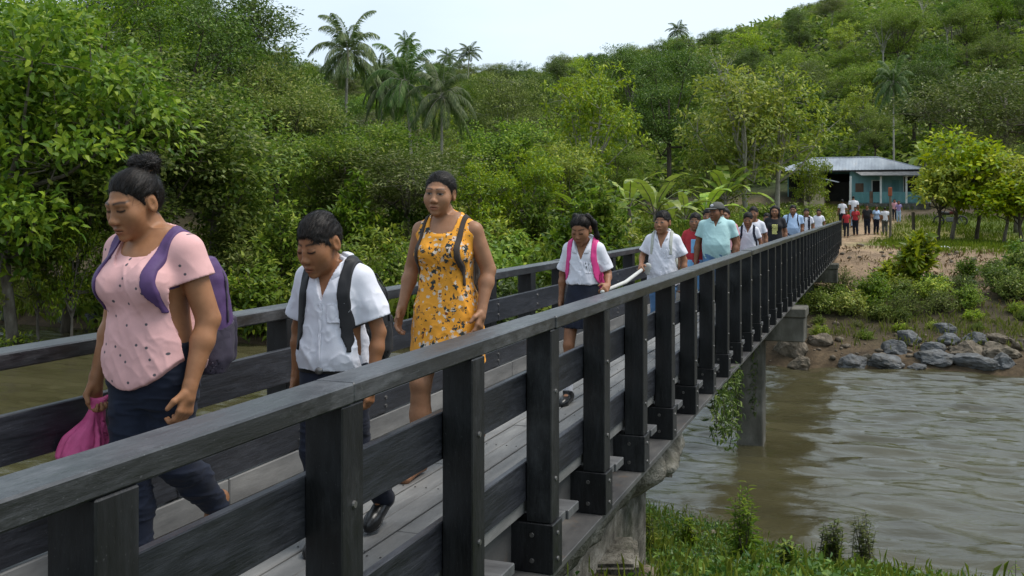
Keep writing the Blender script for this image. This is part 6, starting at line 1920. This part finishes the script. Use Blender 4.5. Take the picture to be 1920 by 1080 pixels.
def backpack(P, label, mat, mat2, w=.15, d=.085, z0=.90, z1=1.34, yoff=.17, strap_x=.105, strap_w=.062, zlow=.98, res=.006, strap_mat=None, drift=.25, detail=True, ztaper=1.10):
    """a rounded rucksack with pocket and straps, worn by P but a thing of its own"""
    u = P.u
    loc = np.array([0, yoff * u, (z0 + z1) * .5 * u])
    cr, sr = math.cos(P.root.rotation_euler.z), math.sin(P.root.rotation_euler.z)
    rt = empty("backpack", Vector(P.root.location) + Vector((loc[0] * cr - loc[1] * sr, loc[0] * sr + loc[1] * cr, loc[2])), P.root.rotation_euler.z)
    tag(rt, label, "backpack")
    B = SDF(); y = yoff * u
    B.loft([(z0 * u, 0, y, w * .86 * u, d * .8 * u), ((z0 + .06) * u, 0, y + .012 * u, w * u, d * 1.06 * u), ((z0 + .22) * u, 0, y + .008 * u, w * .98 * u, d * u), ((z1 - .08) * u, 0, y - .002 * u, w * .9 * u, d * .82 * u), (z1 * u, 0, y - .015 * u, w * .62 * u, d * .5 * u)], .03)
    B.grid(res)
    fo = lambda V: fbm(V[:, 0] * 9, V[:, 1] * 9, V[:, 2] * 7, 71, 3) * .008
    sdf_obj("pack", B.F, B.ax, mat, rt, fold=fo, off=loc, it=2)
    if detail:
        reg = np.maximum(np.maximum(np.abs(B.X) - w * .84 * u, B.Z - (z0 + .22) * u), np.maximum((z0 + .035) * u - B.Z, y + .02 * u - B.Y))
        sdf_obj("front_pocket", np.maximum(np.maximum(B.F - .020 * u, reg), -(B.F + .004)).astype(np.float32), B.ax, mat2, rt, fold=fo, off=loc, it=2)
        sdf_obj("base_panel", np.maximum(np.maximum(B.F - .0045 * u, B.Z - (z0 + .19) * u - (B.Y - y) * .25), -(B.F + .004)).astype(np.float32), B.ax, mat2, rt, fold=fo, off=loc, it=2)
        reg = np.maximum(np.abs(B.Y - y - .012 * u) - .006 * u, (z0 + .2) * u - B.Z)
        sdf_obj("zip", np.maximum(np.maximum(B.F - .005 * u, reg), -(B.F + .004)).astype(np.float32), B.ax, mat2, rt, off=loc)
    if P.shirt is not None: strap_obj(P, "strap", strap_mat or mat, rt, strap_x, strap_w, zlow, off=loc, lower_drift=drift, ztaper=ztaper)
    return rt
# ------------------------------------------------------------------ the walkers
M_PINK = pink_dots(); M_FLORAL = floral()
M_PURPLE = cloth("purple_nylon", (.085, .045, .13), .2, .6); M_PURPLE2 = cloth("grey_purple_nylon", (.050, .042, .062), .2, .6)
M_HOTPINK = cloth("hot_pink_nylon", (.62, .05, .22), .12, .55); M_BROWNSTRAP = cloth("brown_strap", (.045, .035, .030), .2)
M_BAG = cloth("pink_plastic_bag", (.62, .10, .26), .18, .5, 12); M_ROLL = cloth("white_paper_roll", (.50, .50, .47), .08, .7)
M_AQUA = cloth("pale_aqua_polo", (.40, .60, .60), .06)
M_TAN = cloth("pale_grey_strap", (.40, .41, .36), .1)

def gxy(px, d, z=0.0):
    x, y = ground_at(px, d); return Vector((x, y, z))
HANDL = dict(hnL=(1, 0, .1), thL=(0, -1, 0)); HANDR = dict(hnR=(-1, 0, .1), thR=(0, -1, 0))
WALK_L = dict(hipL=(.082, 0, .84), knL=(.085, .05, .46), anL=(.085, .34, .20), ftL=(0, -.62, -.78), hipR=(-.082, 0, .84), knR=(-.085, -.15, .475), anR=(-.08, -.20, .078))
WALK_R = dict(hipL=(.082, 0, .84), knL=(.085, -.15, .475), anL=(.08, -.20, .078), hipR=(-.082, 0, .84), knR=(-.085, .05, .46), anR=(-.085, .30, .17), ftR=(0, -.7, -.7))
STAND = dict(hipL=(.082, 0, .84), knL=(.088, -.02, .46), anL=(.09, .03, .078), hipR=(-.082, 0, .84), knR=(-.088, -.02, .46), anR=(-.09, .03, .078))
ARMS = dict(elL=(.218, .04, 1.05), wrL=(.215, -.06, .82), elR=(-.235, .04, 1.05), wrR=(-.235, -.06, .82), **HANDL, **HANDR)

# 1 the woman in the pink shirt, nearest
P1 = make_person(1.655, 'stout', dict(WALK_L, slim=.92, hipL=(.074, 0, .84), hipR=(-.074, 0, .84), knL=(.07, .05, .47), anL=(.06, .29, .235), knR=(-.045, -.07, .47), anR=(-.025, -.05, .078), elL=(.232, .045, 1.03), wrL=(.226, -.050, .785), elR=(-.255, .07, 1.03), wrR=(-.280, -.01, .775),
        hdL=(-.06, -.25, -1), curlL=.75, hdR=(0, -.10, -1), curlR=1.15, **HANDL, **HANDR),
        dict(pitch=.36, yaw=-.10, size=.248, y=-.062, dz=-.012, x=-.035, fine=.0028, eyes=.0030, lip=.9, hair_t=.009),
        [dict(type='shirt', mat=M_PINK, hem=.775, hemcurve=.10, ease=.018, sleeve=.42, cuff=.026, neck='crew', nz=1.330, nslope=.80, nw=.106, nd=.155, fold=.006, flare=([.75, .85, 1.0, 1.3], [.018, .014, .008, 0])),
         dict(type='trousers', mat=M_DENIM, waist=.94, ease=.008, fold=.007)],
        .0052, "woman in a pink dotted shirt and dark jeans carrying a pink bag", gxy(286, 3.95), -.06, hair='bun', skin=(.300, .142, .070), seed=3)
backpack(P1, "purple backpack on the woman in the pink shirt", M_PURPLE, M_PURPLE2, w=.160, d=.100, z0=.79, z1=1.25, yoff=.235, strap_x=.122, strap_w=.042, zlow=1.06, drift=.14, ztaper=1.14)
# the pink bag in her right hand
gp_ = P1.J['gripR']
B = SDF(); z0 = gp_[2]
B.loft([(z0 - .25, gp_[0] - .03, gp_[1] - .05, .060, .09), (z0 - .18, gp_[0] - .035, gp_[1] - .05, .072, .110), (z0 - .11, gp_[0] - .028, gp_[1] - .035, .055, .088), (z0 - .05, gp_[0] - .01, gp_[1] - .012, .028, .050), (z0 + .012, gp_[0], gp_[1], .016, .030)], .02)
B.cone(gp_ + [0, .0, .01], gp_ + [-.012, -.06, .045], .014, .006, .02); B.cone(gp_ + [0, .0, .01], gp_ + [.012, .05, .035], .014, .006, .02)
B.grid(.005)
rt = empty("cloth_bag", Vector(P1.root.location) + Matrix.Rotation(-.06, 3, "Z") @ Vector(gp_ + [0, 0, -.15]), -.06); tag(rt, "crumpled pink bag hanging from the right hand of the woman in pink", "bag")
sdf_obj("bag", B.F, B.ax, M_BAG, rt, fold=lambda V: (np.abs(vnoise(np.arctan2(V[:, 1] - gp_[1], V[:, 0] - gp_[0]) * 5, V[:, 2] * 7, 0, 5)) - .35) * .03 * np.clip((z0 - V[:, 2]) / .12, .1, 1), off=gp_ + [0, 0, -.15])

# 2 the boy with the black backpack
UNI = dict(type='shirt', mat=M_WHITESHIRT, hem=.86, ease=.028, sleeve=.76, cuff=.042, neck='v', vz=1.185, collar=1, pocket=1, fold=.010, open_hem=False, flare=([.84, .89, .96, 1.1], [-.004, .016, .012, 0]))
P2 = make_person(1.485, 'child', dict(WALK_L, elL=(.225, .03, 1.035), wrL=(.218, -.03, .805), elR=(-.225, .05, 1.035), wrR=(-.220, .02, .80), curlL=.7, curlR=.6, anL=(.06, .38, .150), ftL=(0, -.90, -.43), knL=(.075, .09, .465), anR=(-.05, .02, .078), knR=(-.075, -.06, .47), **HANDL, **HANDR),
        dict(pitch=.44, yaw=-.22, size=.246, y=-.080, dz=-.015, x=-.03, fine=.0030, eyes=.0028, hair_t=.0105, lip=.9),
        [dict(UNI, res=.0048), dict(type='trousers', mat=M_NAVY, waist=.885, belt=1, ease=.016, flare_leg=1.6), dict(type='shoes', mat=M_SHOE)],
        .0052, "schoolboy looking down in a white shirt and dark trousers with a black backpack", gxy(626, 4.38), 0, hair='short', skin=(.270, .122, .058), seed=8)
backpack(P2, "black backpack on the near schoolboy", M_BLACKBAG, M_BLACKBAG, w=.175, d=.110, z0=.86, z1=1.29, yoff=.225, strap_x=.106, strap_w=.052, zlow=.95, drift=.12, ztaper=1.02)

# 3 the woman in the orange floral dress
P3 = make_person(1.705, 'woman', dict(WALK_L, elL=(.222, .05, 1.075), wrL=(.222, -.045, .865), elR=(-.232, .05, 1.075), wrR=(-.240, -.06, .87), curlL=.55, curlR=.4, anL=(.08, .26, .15), **HANDL, **HANDR),
        dict(pitch=.10, yaw=.10, roll=.06, size=.240, y=-.03, x=-.030, fine=.0034, eyes=.0046, hair_t=.006, gaze=0),
        [dict(type='dress', mat=M_FLORAL, hem=.565, ease=.010, sleeve=0, arm_cut=.170, neck='crew', nz=1.345, nslope=1.0, nw=.082, nd=.16, fold=.007, name='dress', open_hem=True,
              skirt=[(.55, 0, .01, .200, .197), (.60, 0, .008, .198, .190), (.75, 0, .008, .196, .165), (.85, 0, .01, .192, .150), (.92, 0, .006, .174, .138), (.965, 0, 0, .156, .124)])],
        .0058, "woman in an orange floral sleeveless dress walking behind the boy", gxy(838, 5.75), 0, hair='tied', skin=(.300, .152, .085), seed=14)
backpack(P3, "dark backpack with thin brown straps on the woman in the orange dress", M_BROWNSTRAP, M_BROWNSTRAP, w=.12, d=.06, z0=.95, z1=1.28, yoff=.165, strap_x=.112, strap_w=.026, zlow=.99, res=.008, drift=.10)

# 4 the schoolgirl
P4 = make_person(1.47, 'child', dict(WALK_L, slim=.90, elL=(.198, .06, 1.075), wrL=(.232, -.075, .985), hdL=(0, -.9, -.35), hnL=(.8, 0, .6), thL=(0, -.3, 1), curlL=1.1, elR=(-.198, .05, 1.065), wrR=(-.205, .02, .845), curlR=.45, hnR=(-1, 0, .1), thR=(0, -1, 0)),
        dict(pitch=.46, yaw=-.12, size=.212, y=-.070, dz=-.03, fine=.0045, eyes=.0030, hair_t=.007),
        [dict(UNI, sleeve=.84, cuff=.032, ease=.018, hem=.985, res=.0062, flare=([.95, 1.0, 1.06, 1.15], [-.004, .012, .008, 0])),
         dict(type='skirt', mat=M_NAVY, res=.0062, tab=[(.62, 0, .01, .190, .18), (.74, 0, .01, .178, .165), (.86, 0, .01, .158, .135), (.95, 0, 0, .138, .110), (1.02, 0, 0, .122, .094)]),
         dict(type='socks'), dict(type='shoes', mat=M_SHOE, sole=M_GREY)],
        .0068, "schoolgirl with pigtails in a white shirt and navy pleated skirt", gxy(1094, 7.8), 0, hair='pigtails', skin=(.26, .122, .065), seed=21)
backpack(P4, "bright pink backpack on the schoolgirl", M_HOTPINK, M_HOTPINK, w=.150, d=.08, z0=.92, z1=1.29, yoff=.175, strap_x=.108, strap_w=.046, zlow=.99, res=.008, drift=.18, ztaper=1.05)

# 5 the boy holding the roll
P5 = make_person(1.465, 'child', dict(WALK_R, elR=(-.238, .02, 1.10), wrR=(-.205, -.20, 1.00), hdR=(.15, -.95, -.25), hnR=(-.6, 0, .8), thR=(1, 0, .3), curlR=1.0, elL=(.232, .05, 1.055), wrL=(.236, -.03, .83), curlL=.6, hnL=(1, 0, 0), thL=(0, -1, 0)),
        dict(pitch=.05, yaw=-.20, size=.222, y=-.02, fine=.005, eyes=.0052, hair_t=.011),
        [dict(UNI, hem=.78, open_hem=True, res=.0075, sleeve=.76, cuff=.034, ease=.022, flare=([.75, .85, 1.0, 1.2], [.020, .016, .008, 0])), dict(type='trousers', mat=M_BLUEJEAN, waist=.9, ease=.014, flare_leg=1.6), dict(type='shoes', mat=M_SHOE, sole=M_GREY)],
        .008, "boy in an open necked white shirt and blue jeans beside the man in the cap", gxy(1243, 10.2), 0, hair='short', skin=(.27, .128, .07), seed=27)
backpack(P5, "pale strapped bag on the boy with the white roll", M_TAN, M_TAN, w=.13, d=.06, z0=.95, z1=1.26, yoff=.165, strap_x=.104, strap_w=.036, zlow=1.12, res=.01, drift=.05)
ga = np.array(P4.root.location) + P4.J['gripL']; gb = np.array(P5.root.location) + P5.J['gripR']
rt = empty("paper_roll", Vector((ga + gb) / 2)); tag(rt, "long white roll held between the schoolgirl and the boy behind her", "paper roll")
dv = (gb - ga); ca = ga - dv * .02 - (ga + gb) / 2; cb = gb + dv * .05 - (ga + gb) / 2
mb = MB(); mb.tube([ca, ca * .5 + cb * .5 + np.array([0, 0, -.03]), cb], [.014, .017, .017], 14); mb.build("roll", M_ROLL, rt, True)
B = SDF(); B.ell(cb + [.05, -.02, -.015], (.030, .018, .055), .01); B.ell(cb + [.06, -.03, .02], (.035, .016, .04), .02); B.grid(.008); sdf_obj("loose_end", B.F, B.ax, M_ROLL, rt, fold=lambda V: fbm(V[:, 0] * 20, V[:, 1] * 20, V[:, 2] * 14, 3, 2) * .012)

# 6 the man in the cap
P6 = make_person(1.585, 'man', dict(WALK_L, elL=(.245, .05, 1.04), wrL=(.235, -.05, .80), elR=(-.262, .03, 1.04), wrR=(-.275, -.05, .80), curlL=.7, curlR=.8, **HANDL, **HANDR),
        dict(pitch=.02, yaw=-.55, size=.235, y=-.02, dz=-.02, fine=.0055, eyes=.005, hair_t=.006),
        [dict(type='shirt', mat=M_AQUA, hem=.80, ease=.014, sleeve=.66, cuff=.024, neck='v', vz=1.255, collar=1, fold=.005, res=.008, flare=([.78, .85, .95, 1.2], [.0, .006, .004, 0])), dict(type='trousers', mat=M_BLUEJEAN, waist=.9, ease=.016), dict(type='cap', mat=M_GREY), dict(type='shoes', mat=M_SHOE)],
        .009, "man in a grey cap and pale aqua polo shirt", gxy(1344, 13.4), 0, hair='cap', skin=(.19, .085, .045), seed=31)

# the rest of the queue on the bridge
M_RED = cloth("red_cloth", (.42, .035, .045), .15); M_ROSE = cloth("rose_cloth", (.60, .30, .34), .1); M_LBLUE = cloth("light_blue_cloth", (.36, .48, .66), .08)
M_BLACKTEE = cloth("black_tee", (.018, .018, .02), .25); M_YELLOWPRINT = cloth("yellow_print", (.55, .52, .18), .3, scale=40); M_SKY = cloth("sky_blue_overall", (.20, .42, .68), .12)
M_LILAC = cloth("lilac_cloth", (.30, .22, .42), .15)
def walker(px, top, d, build, shirt, legs, label, hair='short', res=.011, group=None, pose=None, gz=0.0, rz=0.0, yaw=0.0, skirt=False, face=True, H=None, skin=(.22, .105, .058), extra=None, seed=1, pitch=.05, short=False):
    if gz == 0.0: d = max(d, 2.03 * 1991 / (1650 - px))      # keep clear of the near railing
    H = H or CAMZ - (top - 390) / FPX * d - gz
    w = [dict(dict(type='shirt', mat=shirt, hem=.80, ease=.016, sleeve=.64, cuff=.024, neck='crew', nz=1.34, nslope=.5, nw=.08, fold=.005), **(extra or {})), dict(type='trousers', mat=legs, waist=.9, ease=.015, len=.12 if short else 1.0)]
    if hair == 'bald': pass
    return make_person(H, build, pose or dict(ARMS, **(WALK_L if seed % 2 else WALK_R)), dict(pitch=pitch, yaw=yaw, size=.226 if build != 'child' else .222, y=-.025, fine=res * .6 if face else None, hair_t=.011),
                       w, res, label, gxy(px, d, gz), rz, skin, group, hair, 1, seed, face)
CARRY = dict(ARMS, elR=(-.24, .0, 1.06), wrR=(-.16, -.18, .98), hdR=(.6, -.8, 0))
walker(1304, 400, 13.6, 'child', M_RED, M_SKY, "child in a red top and sky blue trousers left of the man in the cap", seed=41, extra=dict(print=M_SKY))
walker(1328, 392, 15.2, 'child', M_RED, M_NAVY, "child in red mostly hidden behind the man in the cap", seed=42)
walker(1359, 391, 16.0, 'woman', M_ROSE, M_NAVY, "woman in a pale rose top half hidden behind the man in the cap", hair='tied', seed=43)
P9 = walker(1403, 399, 14.2, 'child', M_WHITESHIRT, M_NAVY, "boy in a white shirt with navy backpack straps behind the man in the cap", seed=44, extra=dict(neck='v', vz=1.22, collar=1), pitch=.25)
strap_bag = backpack(P9, "navy backpack on the boy behind the man in the cap", M_NAVY, M_NAVY, w=.15, d=.07, z0=.92, z1=1.28, yoff=.17, strap_x=.11, strap_w=.05, zlow=1.0, res=.012, detail=False)
walker(1413, 388, 16.8, 'child', M_WHITESHIRT, M_NAVY, "boy in a pale shirt just behind the boy with the navy straps", seed=45)
walker(1438, 400, 22.2, 'child', M_ROSE, M_LILAC, "small child in a pink shirt beside the long haired girl", seed=46)
walker(1453, 386, 16.9, 'woman', M_BLACKTEE, M_NAVY, "girl with long black hair in a black tee with a yellow print", hair='long', seed=47, extra=dict(print=M_YELLOWPRINT))
P13 = walker(1487, 385, 21.5, 'man', M_LBLUE, M_NAVY, "man in a pale blue shirt with bag straps in the middle of the queue", seed=48, extra=dict(neck='v', vz=1.25, collar=1))
backpack(P13, "blue strapped backpack on the man in the middle of the queue", M_LBLUE, M_NAVY, w=.14, d=.06, z0=.95, z1=1.28, yoff=.19, strap_x=.12, strap_w=.035, zlow=1.0, res=.014, detail=False, strap_mat=M_NAVY)
walker(1512, 391, 25.5, 'child', M_WHITESHIRT, M_NAVY, "child in a navy vest over a white tee near the end of the queue", seed=49, extra=dict(vest=M_NAVY), res=.012)
walker(1535, 392, 28.5, 'child', M_WHITESHIRT, M_NAVY, "child in a plain white tee last in the queue on the bridge", seed=50, res=.012)
# the group waiting on the far bank
for i, (px, top, foot, d, b, s, l, lb, hr) in enumerate([
        (1587, 402, 453, 55.5, 'child', M_RED, M_NAVY, "small child in a red shirt at the end of the bridge", 'short'), (1604, 398, 452, 56, 'woman', M_RED, M_NAVY, "taller child in a red shirt at the end of the bridge", 'short'),
        (1579, 392, 448, 58, 'woman', M_WHITESHIRT, M_NAVY, "person in white behind the red shirted children on the left", 'tied'), (1600, 390, 448, 58.5, 'man', M_WHITESHIRT, M_LBLUE, "person in white behind the red shirted children on the right", 'short'),
        (1626, 396, 452, 56, 'man', M_BLACKTEE, M_NAVY, "person in a dark shirt in the middle of the waiting group", 'short'), (1643, 398, 451, 56.4, 'woman', M_LBLUE, M_NAVY, "person in a light blue shirt second from the right of the waiting group", 'short'),
        (1659, 399, 451, 56, 'man', M_WHITESHIRT, M_GREY, "person in a white shirt and grey trousers at the right of the waiting group", 'short'), (1685, 399, 440, 60, 'child', M_LILAC, M_LBLUE, "small child in lilac standing apart right of the waiting group", 'tied'),
        (1677, 402, 442, 61, 'child', M_ROSE, M_NAVY, "small child in rose half hidden by the thin red topped post", 'short'), (1726, 356, 393, 68, 'man', M_WHITESHIRT, M_NAVY, "person in a white shirt and dark shorts beside the porch", 'short')]):
    x, y = ground_at(px, d); gz = land_z(x, y)
    Hh = (foot - top) / FPX * d
    walker(px, top, d, b, s, l, lb, hr, .022, None, dict(ARMS, **STAND), gz, rng.uniform(-.6, .6) + (3.1 if i in (2, 3, 6) else 0), face=False, H=Hh, seed=60 + i, short=(i == 9))
